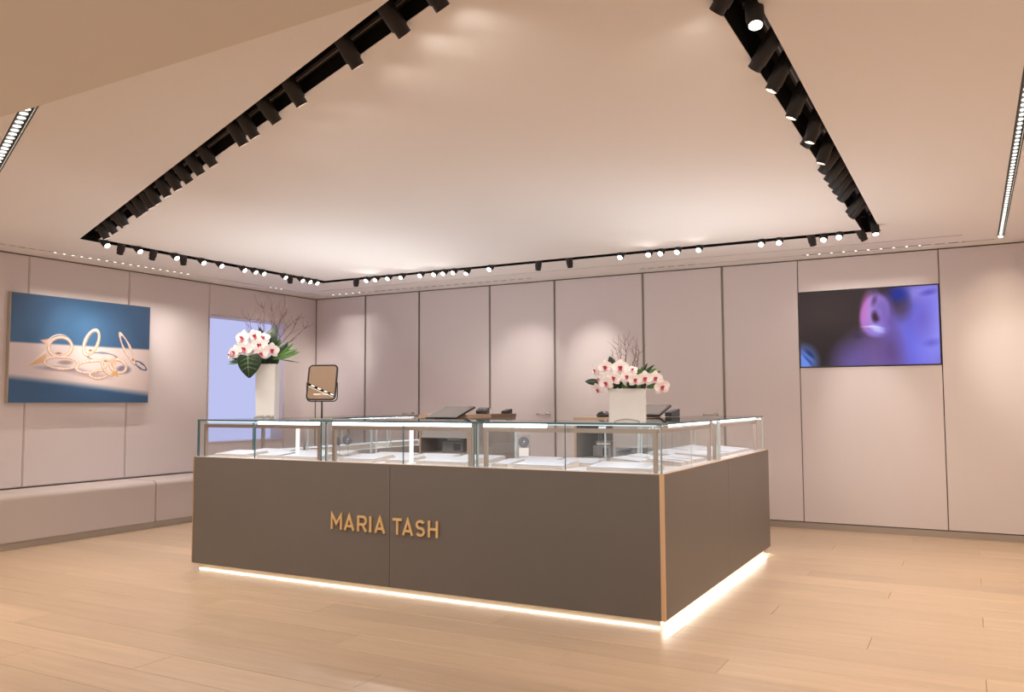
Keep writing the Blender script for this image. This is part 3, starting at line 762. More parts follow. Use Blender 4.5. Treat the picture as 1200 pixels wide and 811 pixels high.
# round earring discs on acrylic stands
def disc_stand(label, x, y, z, r, yaw, tilt=0.0, card=False):
    t = thing('earring_disc_stand', label, 'display stand', (x, y, ZT+0.0005), yaw)
    h = z-ZT-(0.039 if y > 4.6 else 0.0295)
    bm = bmesh.new(); box(bm, -0.022, 0.022, -0.018, 0.018, 0, 0.005); box(bm, -0.003, 0.003, -0.003, 0.001, 0.005, h-r*0.3)
    link('stand', bm, M_acryl, t)
    bm = bmesh.new(); tube(bm, [(0, -0.0045, h), (0, -0.0125, h)], r, 28); bevel_ = None
    link('disc', bm, M_disc, t)
    bm = bmesh.new(); tube(bm, [(0.004, -0.0127, h+0.004), (0.004, -0.0155, h+0.004)], 0.006, 10); tube(bm, [(-0.003, -0.0127, h-0.01), (-0.003, -0.0155, h-0.01)], 0.004, 8)
    link('earring', bm, M_steel, t)
    if card:
        bm = bmesh.new(); box(bm, -0.042, 0.042, -0.0040, -0.0025, 0.006, h+r*1.35); link('clear_card', bm, M_acryl, t)
        bm = bmesh.new(); box(bm, -0.030, 0.030, -0.0075, -0.0042, 0.006, h-r*1.1); bevel(bm, 0.001, 1); link('white_card', bm, M_white, t)
disc_stand('grey round earring disc at the right end of the left glass case', -4.317, 4.72, 0.892, 0.036, R(-38))
disc_stand('left of two grey earring discs in the middle glass case', -3.748, 4.43, 0.945, 0.031, R(-32))
disc_stand('right of two grey earring discs in the middle glass case', -3.694, 4.45, 0.954, 0.034, R(22))
disc_stand('grey earring disc on a clear card in the right glass case', -2.481, 4.69, 0.952, 0.034, R(22), card=True)
def t_stand(label, x, y, h):
    t = thing('earring_stand', label, 'display stand', (x, y, ZT+0.0005), R(40))
    bm = bmesh.new(); box(bm, -0.016, 0.016, -0.012, 0.012, 0, 0.004); box(bm, -0.0025, 0.0025, -0.002, 0.002, 0.004, h); box(bm, -0.028, 0.028, -0.002, 0.002, h, h+0.006)
    link('stand', bm, M_acryl, t)
    bm = bmesh.new()
    for k in (-0.022, 0.022): tube(bm, [(k, -0.002, h+0.012), (k, -0.006, h+0.012)], 0.007, 10); 
    tube(bm, [(0.0, -0.002, h+0.02), (0.0, -0.006, h+0.02)], 0.006, 10)
    link('earring', bm, M_white, t)
for k, (x, y, h) in enumerate([(-1.80, 5.06, 0.15), (-1.84, 5.28, 0.16), (-1.88, 5.66, 0.17), (-1.80, 5.78, 0.15)]):
    t_stand('%s clear earring stand from the front in the right counter cases' % ORD[k], x, y, h+0.0)
# they stand on the sloping pads
for o in list(bpy.data.objects):
    if o.name.startswith('earring_stand'): o.location.z = ZT+0.034
    if o.name.startswith('earring_disc_stand'): o.location.z = ZT+(0.0395 if o.location.y > 4.6 else 0.030)

# ------------------------------------------------------------------ cash desks inside the island
def cash_desk(label, x0, x1, y0, y1, ymid, zt, drawer_h, split):
    t = thing('cash_desk', label, 'desk', ((x0+x1)/2, (y0+y1)/2, 0))
    w = 0.018
    cp('side_panel', M_podside, (x0, x0+w, y0+0.004, y1, 0.0, zt-0.034), t)
    cp('side_panel', M_podside, (x1-w, x1, y0+0.004, y1, 0.0, zt-0.034), t)
    cp('edge_strip', M_oak, (x0, x0+w, y0, y0+0.0035, 0.0, zt-0.034), t)
    cp('edge_strip', M_oak, (x1-w, x1, y0, y0+0.0035, 0.0, zt-0.034), t)
    cp('back_panel', M_poddark, (x0+w, x1-w, y1-w, y1, 0.0, zt-0.034), t)
    cp('shelf', M_podgrey, (x0+w, x1-w, y0+0.01, y1-w, 0.74, 0.765), t)
    cp('lower_door', M_podgrey, (x0+w+0.002, x1-w-0.002, y0+0.004, y0+0.02, 0.08, 0.738), t)
    cp('desk_top', M_oak, (x0-0.004, x1+0.004, y0-0.008, ymid, zt-0.033, zt), t, 0.001)
    if ymid < y1-0.02: cp('desk_top', M_walnut, (x0-0.004, x1+0.004, ymid+0.002, y1+0.004, zt-0.033, zt-0.002), t, 0.001)
    for a, b in split:
        d = cp('drawer', M_podgrey, (a, b, y0+0.004, y0+0.10, zt-0.034-drawer_h, zt-0.036), t)
    return t
d1 = cash_desk('tall grey cash desk behind the middle glass case, touch screen on top', -4.315, -3.80, 6.17, 7.02, 6.55, 1.098, 0.170, [(-4.295, -3.82)])
bm = bmesh.new(); tube(bm, [(-4.03, 6.1740, 0.985), (-4.03, 6.160, 0.985)], 0.022, 20); link('lock', bm, M_steel, d1, world=True)
d2 = cash_desk('grey cash desk behind the right glass case, oak top and open shelves', -2.775, -2.06, 6.10, 6.85, 6.86, 1.082, 0.198, [(-2.43, -2.08)])
cp('divider', M_podgrey, (-2.448, -2.432, 6.104, 6.83, 0.766, 1.047), d2)
# receipt printers in the openings, cup
def printer(label, x, y, z, w, d, h):
    t = thing('receipt_printer', label, 'printer', (x, y, z))
    bm = bmesh.new(); box(bm, -w/2, w/2, -d/2, d/2, 0, h*0.72); box(bm, -w/2+0.01, w/2-0.01, -d/2+0.04, d/2, h*0.72+0.001, h); bevel(bm, 0.006, 2); link('body', bm, M_grey, t)
    bm = bmesh.new(); box(bm, -w*0.25, w*0.45, -d/2-0.002, -d/2+0.03, h*0.78, h*0.86); link('paper', bm, M_white, t)
    bm = bmesh.new(); box(bm, w*0.05, w*0.38, -d/2-0.003, -d/2-0.0005, h*0.10, h*0.55); link('cover', bm, M_dark, t)
printer('grey receipt printer inside the shelf of the right cash desk', -2.60, 6.33, 0.766, 0.155, 0.18, 0.125)
printer('grey receipt printer with white paper in the desk behind the middle case', -4.06, 6.42, 0.766, 0.22, 0.2, 0.13)
t = thing('cup', 'pale grey cup on the shelf of the right cash desk', 'cup', (-2.325, 6.26, 0.766))
bm = bmesh.new(); lathe(bm, [(0.0005, 0), (0.034, 0), (0.038, 0.095), (0.0345, 0.095), (0.031, 0.006), (0.0005, 0.006)], 20); link('body', bm, mat('cup_grey', (0.52, 0.50, 0.50), 0.5), t)
bm = bmesh.new(); lathe(bm, [(0.0375, 0.0955), (0.0395, 0.097), (0.0395, 0.100), (0.0345, 0.100), (0.0345, 0.0955)], 20); link('rim', bm, M_white, t)

def touch_screen(label, x, y, z, w, d, rise, rotz, low=0.012):
    t = thing('touch_screen', label, 'monitor', (x, y, z), rotz)
    ang = math.atan2(rise, d)
    ln = math.hypot(rise, d)
    mt = Matrix.Translation((0, 0, low)) @ Matrix.Rotation(ang, 4, 'X')
    bm = bmesh.new(); box(bm, -w/2, w/2, 0, ln, -0.009, 0.009); bevel(bm, 0.003, 2); bmesh.ops.transform(bm, matrix=mt, verts=bm.verts); link('bezel', bm, M_dark, t)
    bm = bmesh.new(); box(bm, -w/2+0.012, w/2-0.012, 0.014, ln-0.012, 0.0092, 0.0102); bmesh.ops.transform(bm, matrix=mt, verts=bm.verts); link('screen', bm, M_screen, t)
    bm = bmesh.new(); prism(bm, [(d*0.60, 0), (d*0.98, 0), (d*0.98, low+rise*0.98-0.016), (d*0.60, low+rise*0.60-0.016)], -0.06, 0.06)
    bmesh.ops.transform(bm, matrix=Matrix(((0, 0, 1, 0), (1, 0, 0, 0), (0, 1, 0, 0.001), (0, 0, 0, 1))), verts=bm.verts); link('foot', bm, M_dark, t)
touch_screen('large tilted touch screen on the left cash desk', -3.99, 6.018, 1.099, 0.325, 0.29, 0.092, R(-4), -0.030)
touch_screen('tilted touch screen on the right cash desk, partly behind the square vase', -2.235, 6.16, 1.083, 0.30, 0.24, 0.075, R(-4))
def terminal(label, x, y, z, w, d, h, rotz=0.0):
    t = thing('card_terminal', label, 'card terminal', (x, y, z+0.001), rotz)
    bm = bmesh.new(); v, _ = box(bm, -w/2, w/2, -d/2, d/2, 0, h)
    for i in (4, 5): v[i].co.z = h*0.55
    bevel(bm, 0.004, 2); link('body', bm, M_dark, t)
    bm = bmesh.new(); s = h*0.45/d
    vs_ = [bm.verts.new((x_, y_, h*0.55+(y_+d/2)*s+0.0012)) for x_, y_ in ((-w*0.36, 0.0), (w*0.36, 0.0), (w*0.36, d*0.4), (-w*0.36, d*0.4))]
    bm.faces.new(vs_); link('screen', bm, M_screen, t)
    bm = bmesh.new()
    for i in range(3):
        for j in range(3):
            yy = -d*0.40+j*d*0.12; zz = h*0.55+(yy+d/2+0.004)*s
            box(bm, -w*0.3+i*w*0.22, -w*0.3+i*w*0.22+w*0.15, yy, yy+d*0.08, zz-0.001, zz+0.0025)
    tag(link('keys', bm, M_grey, t), kind='stuff')
terminal('black card terminal behind the large touch screen', -3.89, 6.56, 1.098, 0.10, 0.15, 0.058, R(20))
terminal('small dark card terminal on the rear of the left cash desk', -3.83, 6.90, 1.096, 0.065, 0.10, 0.045)
terminal('black card terminal beside the right touch screen', -2.012, 6.235, 1.087, 0.058, 0.13, 0.06, R(-12))
t = thing('tissue_box', 'small white box beside the black card terminal', 'box', (-3.90, 6.685, 1.097)); bm = bmesh.new(); box(bm, -0.028, 0.028, -0.03, 0.03, 0, 0.05); bevel(bm, 0.003, 1); link('carton', bm, M_white, t)
bm = bmesh.new(); box(bm, -0.015, 0.015, -0.004, 0.004, 0.0505, 0.052); link('slit', bm, M_grey, t)
t = thing('computer_mouse', 'black rounded mouse on the oak top of the right cash desk', 'mouse', (-2.565, 6.20, 1.0835), R(60))
bm = bmesh.new(); bmesh.ops.create_uvsphere(bm, u_segments=20, v_segments=12, radius=1.0)
bmesh.ops.bisect_plane(bm, geom=bm.verts[:]+bm.edges[:]+bm.faces[:], plane_co=(0, 0, -0.35), plane_no=(0, 0, -1), clear_outer=True)
bmesh.ops.holes_fill(bm, edges=[ed for ed in bm.edges if ed.is_boundary])
bmesh.ops.transform(bm, matrix=Matrix.Diagonal((0.062, 0.045, 0.034, 1)) @ Matrix.Translation((0, 0, 0.35)), verts=bm.verts)
link('shell', bm, M_dark, t, smooth=True)
bm = bmesh.new(); tube(bm, [(0.036, -0.003, 0.0405), (0.036, 0.003, 0.0405)], 0.005, 12); link('wheel', bm, M_grey, t)

# ------------------------------------------------------------------ bench
BX, BZ = -7.014, 0.452
def bench(label, y0, y1):
    t = thing('upholstered_bench', label, 'bench', ((XL+BX)/2, (y0+y1)/2, 0), 0, 'bench modules along the left wall')
    bm = bmesh.new(); box(bm, XL+0.006, BX, y0+0.002, y1-0.002, 0.062, BZ)
    bmesh.ops.bevel(bm, geom=[e_ for e_ in bm.edges if all(v.co.x > BX-0.01 and v.co.z > BZ-0.01 for v in e_.verts)], offset=0.045, segments=6, affect='EDGES', profile=0.5)
    bmesh.ops.bevel(bm, geom=[e_ for e_ in bm.edges if all(abs(v.co.y-y0-0.002) < 1e-4 for v in e_.verts) or all(abs(v.co.y-y1+0.002) < 1e-4 for v in e_.verts)], offset=0.006, segments=2, affect='EDGES')
    link('cushion', bm, M_bench, t, world=True)
    cp('plinth', M_skirt, (XL+0.012, BX-0.012, y0, y1, 0.0, 0.061), t)
bench('long mauve bench under the jewellery picture', 2.6, 5.578)
bench('mauve bench module nearest the counter, under the alcove', 5.579, 8.355)

# ------------------------------------------------------------------ painted surfaces (flat print and screen)
class Paint:
    def __init__(s, W, H, base):
        s.W, s.H = W, H; s.c = np.tile(np.array(base, float), (H, W, 1))
    def setxy(s, x, y): s.x, s.y = x, y
    def mix(s, col, m): s.c = s.c*(1-m[..., None]) + np.array(col, float)*m[..., None]
    def ell(s, cx, cy, rx, ry, rot=0, soft=0.15):
        c, n = math.cos(R(rot)), math.sin(R(rot)); dx, dy = s.x-cx, s.y-cy
        d = np.hypot((dx*c+dy*n)/rx, (-dx*n+dy*c)/ry)
        return np.clip((1+soft-d)/(2*soft), 0, 1)
    def ring(s, cx, cy, rx, ry, rot, w, soft=2.0):
        c, n = math.cos(R(rot)), math.sin(R(rot)); dx, dy = s.x-cx, s.y-cy
        d = np.hypot((dx*c+dy*n)/rx, (-dx*n+dy*c)/ry)
        px = np.abs(d-1)*min(rx, ry)*np.clip(np.hypot(dx, dy)/np.maximum(min(rx, ry)*np.maximum(d, .2), 1e-3), .5, 3)
        return np.clip((w/2+soft-px)/(2*soft), 0, 1)
    def line(s, x0, y0, x1, y1, soft):      # 1 below the line
        yy = y0+(y1-y0)*(s.x-x0)/(x1-x0); return np.clip((s.y-yy+soft)/(2*soft), 0, 1)
    def tri(s, pts, soft=3):
        m = np.ones_like(s.x)
        a = sum(pts[i][0]*pts[(i+1) % 3][1]-pts[(i+1) % 3][0]*pts[i][1] for i in range(3)); sg = 1 if a > 0 else -1
        for i in range(3):
            (xa, ya), (xb, yb) = pts[i], pts[(i+1) % 3]; ln = math.hypot(xb-xa, yb-ya)
            m = np.minimum(m, np.clip((sg*((xb-xa)*(s.y-ya)-(yb-ya)*(s.x-xa))/ln+soft)/(2*soft), 0, 1))
        return m
def grid_obj(name, m, P, origin, du, dv, parent, gain=1.0):
    H, W = P.H, P.W
    o3, du, dv = Vector(origin), Vector(du), Vector(dv)
    co = [o3+du*(i/(W-1))+dv*(j/(H-1)) for j in range(H) for i in range(W)]
    fc = [(j*W+i, (j+1)*W+i, (j+1)*W+i+1, j*W+i+1) for j in range(H-1) for i in range(W-1)]
    me = bpy.data.meshes.new(name); me.from_pydata([tuple(c) for c in co], [], fc)
    s = np.clip(P.c/255.0, 0, 1); lin = gain*np.where(s <= 0.04045, s/12.92, ((s+0.055)/1.055)**2.4)
    at = me.color_attributes.new('Col', 'FLOAT_COLOR', 'POINT')
    at.data.foreach_set('color', np.concatenate([lin, np.ones((H, W, 1))], 2).astype(np.float32).ravel())
    me.materials.append(m)
    o = bpy.data.objects.new(name, me); COL.objects.link(o); o.parent = parent
    return o

# wall picture of earrings
PY0, PY1, PZ0, PZ1, PT = 4.357, 5.80, 1.213, 2.206, 0.045
pic = thing('wall_picture', 'large jewellery picture of gold hoop earrings on blue, on the left wall', 'picture', (XL+0.002, (PY0+PY1)/2, PZ0))
bm = bmesh.new(); box(bm, XL+0.0015, XL+PT, PY0, PY1, PZ0, PZ1); bevel(bm, 0.002, 1); link('frame', bm, M_canvas_edge, pic, world=True)
P = Paint(300, 204, (60, 100, 142))
u, v = np.meshgrid(np.linspace(0, 1, P.W), np.linspace(0, 1, P.H))
P.setxy((55+900*u)*(1-v)+(25+915*u)*v, (62+96*u)*(1-v)+(775-5*u)*v)
P.mix((68, 112, 154), P.ell(470, 260, 420, 190, 0, 0.9)); P.mix((62, 84, 118), P.ell(20, 60, 260, 200, 0, 0.9)*0.6); P.mix((60, 78, 108), P.ell(980, 150, 260, 330, 0, 0.9)*0.75)
band_ = P.line(45, 385, 950, 432, 7)*(1-P.line(40, 608, 945, 715, 22))
below = P.line(40, 608, 945, 715, 22)
P.mix((52, 92, 134), below); P.mix((226, 208, 206), band_); P.mix((240, 222, 214), band_*P.ell(700, 560, 300, 160, 8, 0.9)*0.6); P.mix((212, 196, 200), band_*P.ell(120, 480, 200, 120, 0, 0.9)*0.6)
P.c *= 1.0
SH, GO, RO, DI = (112, 112, 140), (222, 172, 112), (232, 190, 160), (240, 222, 212)
P.mix(SH, P.ring(610, 478, 100, 26, 4, 12, 4)*0.9); P.mix((70, 92, 128), P.ring(884, 534, 48, 16, 32, 12, 3)); P.mix(SH, P.ell(760, 560, 48, 26, 0, 0.3)*0.85); P.mix(SH, P.ell(340, 556, 130, 16, 3, 0.4)*0.6); P.mix((150, 130, 140), P.ell(520, 590, 130, 20, 8, 0.5)*0.5); P.mix((120, 96, 96), P.ell(370, 515, 44, 14, 0, 0.4)*0.6)
P.mix(RO, P.tri([(215, 372), (300, 358), (268, 412)])); P.mix(GO, P.tri([(135, 540), (252, 452), (246, 512)])*0.75); P.mix(DI, P.tri([(135, 540), (250, 432), (252, 455)])*0.8)
rs = np.random.RandomState(5); spk = rs.rand(P.H, P.W)
def hoop(cx, cy, rx, ry, rot, w, inner=GO):
    P.mix((186, 138, 104), P.ring(cx, cy+2, rx, ry, rot, w+5)); P.mix(inner, P.ring(cx, cy, rx, ry, rot, w)); P.mix((236, 210, 194), P.ring(cx, cy-1, rx, ry, rot, w*0.7))
    m = P.ring(cx, cy, rx, ry, rot, w*0.8); P.mix((252, 240, 234), m*(spk > 0.40)*0.85); P.mix((176, 132, 108), m*(spk < 0.18)*0.6)
hoop(338, 414, 72, 62, -10, 16); P.mix(DI, P.ring(332, 398, 74, 62, -10, 8)*P.ell(310, 360, 70, 50, 0, .4))
hoop(345, 516, 104, 38, 3, 17, RO); hoop(537, 383, 42, 86, 24, 17, RO); P.mix(GO, P.ring(543, 388, 36, 78, 24, 4)*0.8)
hoop(535, 540, 98, 38, -6, 18, RO); hoop(586, 590, 60, 25, -3, 15); hoop(720, 535, 58, 40, 20, 18, RO); hoop(655, 540, 36, 58, -35, 15)
P.mix(GO, P.tri([(665, 590), (715, 560), (722, 608)])); P.mix(RO, P.ell(672, 500, 40, 18, 20, .3)*0.9); P.mix(DI, P.ell(655, 482, 26, 14, 0, .4))
hoop(785, 422, 21, 106, -28, 15, RO); P.mix((150, 96, 60), P.ell(828, 496, 7, 6, 0, .4)); P.mix((150, 96, 60), P.ell(530, 436, 10, 6, 0, .4)); P.mix((140, 96, 70), P.ell(326, 456, 18, 5, 0, .4))
print_o = grid_obj('print', vcol_mat('picture_print', None, 0.35), P, (XL+PT+0.0006, PY0+0.004, PZ1-0.004), (0, PY1-PY0-0.008, 0), (0, 0, -(PZ1-PZ0-0.008)), None, 0.82)
print_o.parent = pic; print_o.matrix_parent_inverse = pic.matrix_basis.inverted()

# television
TX0, TX1, TZ0, TZ1 = -1.427, -0.221, 1.522, 2.243
tv = thing('wall_television', 'wall television showing a close view of an ear and cheek in violet light', 'television', ((TX0+TX1)/2, YB, TZ0))
bm = bmesh.new(); box(bm, TX0, TX1, YB-0.006, YB+0.016, TZ0, TZ1); bevel(bm, 0.0015, 1); link('bezel', bm, M_tvb, tv, world=True)
P = Paint(240, 144, (58, 48, 48))
u, v = np.meshgrid(np.linspace(0, 1, P.W), np.linspace(0, 1, P.H))
P.setxy(65+1040*u+15*v+10*u*v, 117-62*u+v*(538+39*u))
P.mix((76, 62, 60), P.ell(240, 270, 260, 150, 0, .9)*0.6); P.mix((44, 36, 36), P.ell(330, 600, 260, 160, 0, .9)*0.6)
P.mix((104, 82, 128), P.ell(560, 700, 200, 260, 12, .45)); P.mix((104, 90, 168), P.ell(520, 640, 150, 120, 20, .8)*0.6)
P.mix((118, 92, 158), P.ell(850, 520, 240, 290, 0, .45)); P.mix((112, 110, 226), P.ell(1020, 380, 210, 420, 8, .55)); P.mix((150, 146, 246), P.ell(1110, 350, 110, 340, 0, .8)*0.85); P.mix((156, 142, 240), P.ell(950, 110, 120, 60, 0, .7)*0.7)
P.mix((96, 70, 120), P.ell(775, 540, 70, 160, -14, .8)*0.75); P.mix((104, 80, 170), P.ell(1000, 300, 70, 110, 0, .9)*0.5)
P.mix((66, 50, 66), P.ell(760, 165, 120, 80, 10, .5)); P.mix((40, 52, 150), P.ell(825, 125, 62, 55, 0, .7)); P.mix((84, 66, 96), P.ell(850, 240, 50, 60, 0, .8)*0.7)
P.mix((160, 120, 206), P.ell(652, 275, 106, 152, 12, .12)); P.mix((206, 110, 190), P.ell(585, 240, 36, 110, 8, .6)*0.85); P.mix((176, 150, 226), P.ell(628, 230, 40, 110, 10, .7)*0.7); P.mix((126, 104, 184), P.ell(705, 225, 66, 80, 0, .6)*0.85); P.mix((92, 62, 104), P.ell(648, 168, 16, 34, 18, .8)*0.85); P.mix((70, 44, 66), P.ell(658, 292, 28, 42, -14, .5)); P.mix((150, 124, 206), P.ell(690, 262, 20, 30, -10, .7)*0.7); P.mix((150, 136, 230), P.ell(690, 380, 62, 46, -20, .5)); P.mix((116, 92, 176), P.ell(745, 330, 50, 90, 0, .8)*0.7)
P.mix((222, 216, 252), P.tri([(555, 362), (640, 352), (720, 372)], 4)*0.9); P.mix((206, 204, 252), P.ell(670, 378, 46, 20, 20, .6)*0.8)
P.mix((66, 54, 84), P.ell(520, 425, 34, 20, 10, .6)*0.8); P.mix((96, 84, 190), P.ell(1040, 110, 50, 18, -12, .7)*0.9); P.mix((104, 96, 200), P.ell(1065, 480, 46, 22, -10, .8)*0.8)
P.mix((108, 140, 226), P.ell(80, 640, 110, 120, 30, .5)); P.mix((36, 52, 110), P.ell(150, 560, 46, 14, 38, .6)*0.9); P.mix((40, 60, 130), P.ell(140, 610, 60, 10, 45, .6)*0.7)
so = grid_obj('screen', vcol_mat('tv_picture', 0.56, 0.5), P, (TX0+0.008, YB-0.0066, TZ1-0.008), (TX1-TX0-0.016, 0, 0), (0, 0, -(TZ1-TZ0-0.016)), None)
so.parent = tv; so.matrix_parent_inverse = tv.matrix_basis.inverted()

# ------------------------------------------------------------------ table mirror
mr_x, mr_y = -4.045, 4.585
mir = thing('table_mirror', 'bronze framed tilting mirror standing on the left glass case', 'mirror', (mr_x, mr_y, ZG1+TT+0.0005), R(24))
bm = bmesh.new(); box(bm, -0.075, 0.075, -0.05, 0.05, 0, 0.006); bevel(bm, 0.002, 1); link('base', bm, M_bronze, mir)
bm = bmesh.new(); tube(bm, [(0, 0, 0.0055), (0, 0, 0.127)], 0.0065, 12); link('stem', bm, M_dark, mir)
def rrect(w, h, r, n=6):
    o_ = []
    for cx, cy, a0 in ((w/2-r, h/2-r, 0), (-w/2+r, h/2-r, 90), (-w/2+r, -h/2+r, 180), (w/2-r, -h/2+r, 270)):
        o_ += [(cx+r*math.cos(R(a0+90*k/n)), cy+r*math.sin(R(a0+90*k/n))) for k in range(n+1)]
    return o_
# yoke: half loop round the lower half
bm = bmesh.new(); lp = rrect(0.222, 0.268, 0.03); zc = 0.262
half = [(x, 0.0, zc+z) for x, z in lp if z < -0.02]
half = [(-0.111, 0, zc+0.0)] + half + [(0.111, 0, zc+0.0)]
tube(bm, half, 0.004, 8); link('yoke', bm, M_spot, mir)
tl = Matrix.Translation((0, 0, zc)) @ Matrix.Rotation(R(-15), 4, 'X')
bm = bmesh.new(); poly = rrect(0.205, 0.252, 0.028)
tube(bm, [(x, 0, z) for x, z in poly]+[(poly[0][0], 0, poly[0][1])], 0.0065, 8, False); bmesh.ops.transform(bm, matrix=tl, verts=bm.verts); link('frame', bm, M_spot, mir)
bm = bmesh.new(); prism(bm, rrect(0.200, 0.247, 0.026), -0.002, 0.002)
bmesh.ops.transform(bm, matrix=tl @ Matrix.Rotation(R(90), 4, 'X'), verts=bm.verts); link('mirror_glass', bm, M_mirror, mir)
bm = bmesh.new(); xx = -0.052
for ch in 'MARIA TASH':
    wd = {'I': 0.003, ' ': 0.004}.get(ch, 0.0095)
    if ch != ' ':
        for pl in glyph(ch, xx, xx+wd, -0.093, 0.011, 0.0022): strip(bm, pl, 0.0022, 0.0022, 0.0026)
    xx += wd+0.0022
bmesh.ops.transform(bm, matrix=tl, verts=bm.verts); link('lettering', bm, M_lettr, mir)

# ------------------------------------------------------------------ orchid arrangements
def petal_grid(bm, L, Wd, base_w, cup, nx=5, ny=6, rot=0.0, lift=0.0, tipk=1.0, mi=0):
    rows = []
    for j in range(ny):
        t = j/(ny-1)
        w = (base_w*(1-t) + Wd*math.sin(math.pi*min(1, t*0.86+0.08))**0.75)*0.5 if t < 0.999 else 0.12*Wd*tipk
        row = []
        for i in range(nx):
            s = -1+2*i/(nx-1)
            x, y = s*w, t*L
            z = lift*t + cup*(s*s*0.5*w - 0.35*math.sin(math.pi*t)*L*0.35)
            c, n_ = math.cos(rot), math.sin(rot)
            row.append(bm.verts.new((x*c-y*n_, x*n_+y*c, z)))
        rows.append(row)
    for a, b in zip(rows, rows[1:]):
        for i in range(nx-1):
            f = bm.faces.new((a[i], a[i+1], b[i+1], b[i])); f.smooth = True; f.material_index = mi
def bloom_meshes():
    bm = bmesh.new()    # faces +Z, up is +Y, unit radius 1
    for a in (0, 128, -128): petal_grid(bm, 1.0, 0.72, 0.25, 0.25, rot=R(a), lift=-0.05)
    for a in (78, -78): petal_grid(bm, 0.98, 1.02, 0.25, 0.3, rot=R(a), lift=0.10)
    me1 = bpy.data.meshes.new('orchid_bloom'); bm.to_mesh(me1); bm.free(); me1.materials.append(M_petal)
    bm = bmesh.new()
    petal_grid(bm, 0.42, 0.34, 0.12, 0.6, rot=R(180), lift=0.22)
    for a in (70, -70): petal_grid(bm, 0.26, 0.20, 0.1, 0.8, rot=R(a), lift=0.26)
    bmesh.ops.create_uvsphere(bm, u_segments=8, v_segments=6, radius=0.11, matrix=Matrix.Translation((0, 0.05, 0.12)))
    bmesh.ops.translate(bm, verts=bm.verts, vec=(0, 0, 0.05))
    me2 = bpy.data.meshes.new('orchid_lip'); bm.to_mesh(me2); bm.free(); me2.materials.append(M_lip)
    return me1, me2
BL, LP = bloom_meshes()
def bloom(par, u, d, w, r, yaw, pitch, roll=0):
    """local axes of the arrangement: x right, -y towards the viewer, z up"""
    o = bpy.data.objects.new('orchid_bloom', BL); COL.objects.link(o); o.parent = par
    m = Matrix.Translation((u, d, w)) @ Matrix.Rotation(R(yaw), 4, 'Z') @ Matrix.Rotation(R(90-pitch), 4, 'X') @ Matrix.Rotation(R(roll), 4, 'Z') @ Matrix.Scale(r, 4)
    o.matrix_basis = m
    l = bpy.data.objects.new('lip', LP); COL.objects.link(l); l.parent = o
def leaf(par, base, tip, width, m, droop=0.0, heart=False, face=(0, -1, 0.3)):
    b, t = Vector(base), Vector(tip); ax = t-b; L = ax.length; ay = ax.normalized()
    az = Vector(face); az = (az-ay*az.dot(ay)).normalized(); axx = ay.cross(az)
    bm = bmesh.new(); rows = []; ny, nx = 10, 5
    for j in range(ny):
        q = j/(ny-1)
        w = width*0.5*((math.sin(math.pi*(q*0.62+0.36))**0.9 if heart else math.sin(math.pi*min(1, q*0.9+0.08))**0.8)); w = max(w, 0.0015)
        if heart and j == 0: w = width*0.36
        row = []
        for i in range(nx):
            s = -1+2*i/(nx-1)
            back = -0.10*L*abs(s) if heart and q < 0.25 else 0
            p = b+ay*(q*L+back)+axx*(s*w)+az*(-0.18*w*s*s*2+droop*math.sin(math.pi*q)*L)
            row.append(bm.verts.new(p))
        rows.append(row)
    for a, c in zip(rows, rows[1:]):
        for i in range(nx-1):
            f = bm.faces.new((a[i], a[i+1], c[i+1], c[i])); f.smooth = True
    o = link('leaf', bm, m, par)
    if heart:
        bm = bmesh.new()
        off = az*0.003
        tube(bm, [b+ay*(q*L)+az*(droop*math.sin(math.pi*q)*L)+off for q in (0.02, 0.3, 0.6, 0.95)], [0.0030, 0.0026, 0.002, 0.001], 5)
        for q in (0.1, 0.3, 0.5):
            for s in (-1, 1):
                wq = width*0.5*math.sin(math.pi*(q*0.62+0.36))**0.9
                tube(bm, [b+ay*(q*L)+off+az*(droop*math.sin(math.pi*q)*L), b+ay*((q+0.14)*L)+axx*(s*wq*0.72)+off*0.6-az*0.10*wq], [0.0022, 0.0010], 5)
        link('vein', bm, M_vein, o)
    return o
def twig(par, base, tip, bend, r, forks, seed):
    rng = random.Random(seed); bm = bmesh.new()
    b, t = Vector(base), Vector(tip)
    def pth(b, t, bend, r, n=8):
        side = Vector((bend, 0.3*bend, 0)); pts = []
        for k in range(n+1):
            q = k/n; p = b.lerp(t, q)+side*math.sin(math.pi*q)+Vector((rng.uniform(-1, 1), rng.uniform(-1, 1), rng.uniform(-.5, .5)))*0.0035
            pts.append(p)
        tube(bm, pts, [r*(1-0.72*k/n) for k in range(n+1)], 5); return pts
    pts = pth(b, t, bend, r)
    for _ in range(forks):
        k = rng.randint(3, 7); p = pts[k]; L = (t-b).length*rng.uniform(0.18, 0.38)
        d = (pts[k]-pts[k-1]).normalized()
        e = p+(d+Vector((rng.uniform(-.8, .8), rng.uniform(-.5, .5), rng.uniform(-.1, .4)))).normalized()*L
        pth(p, e, rng.uniform(-0.02, 0.02), r*0.55, 5)
    link('twig', bm, M_twig, par)
def blade_bunch(par, base, tips, w, m):
    for tp in tips: leaf(par, base, tp, w, m, droop=0.05)

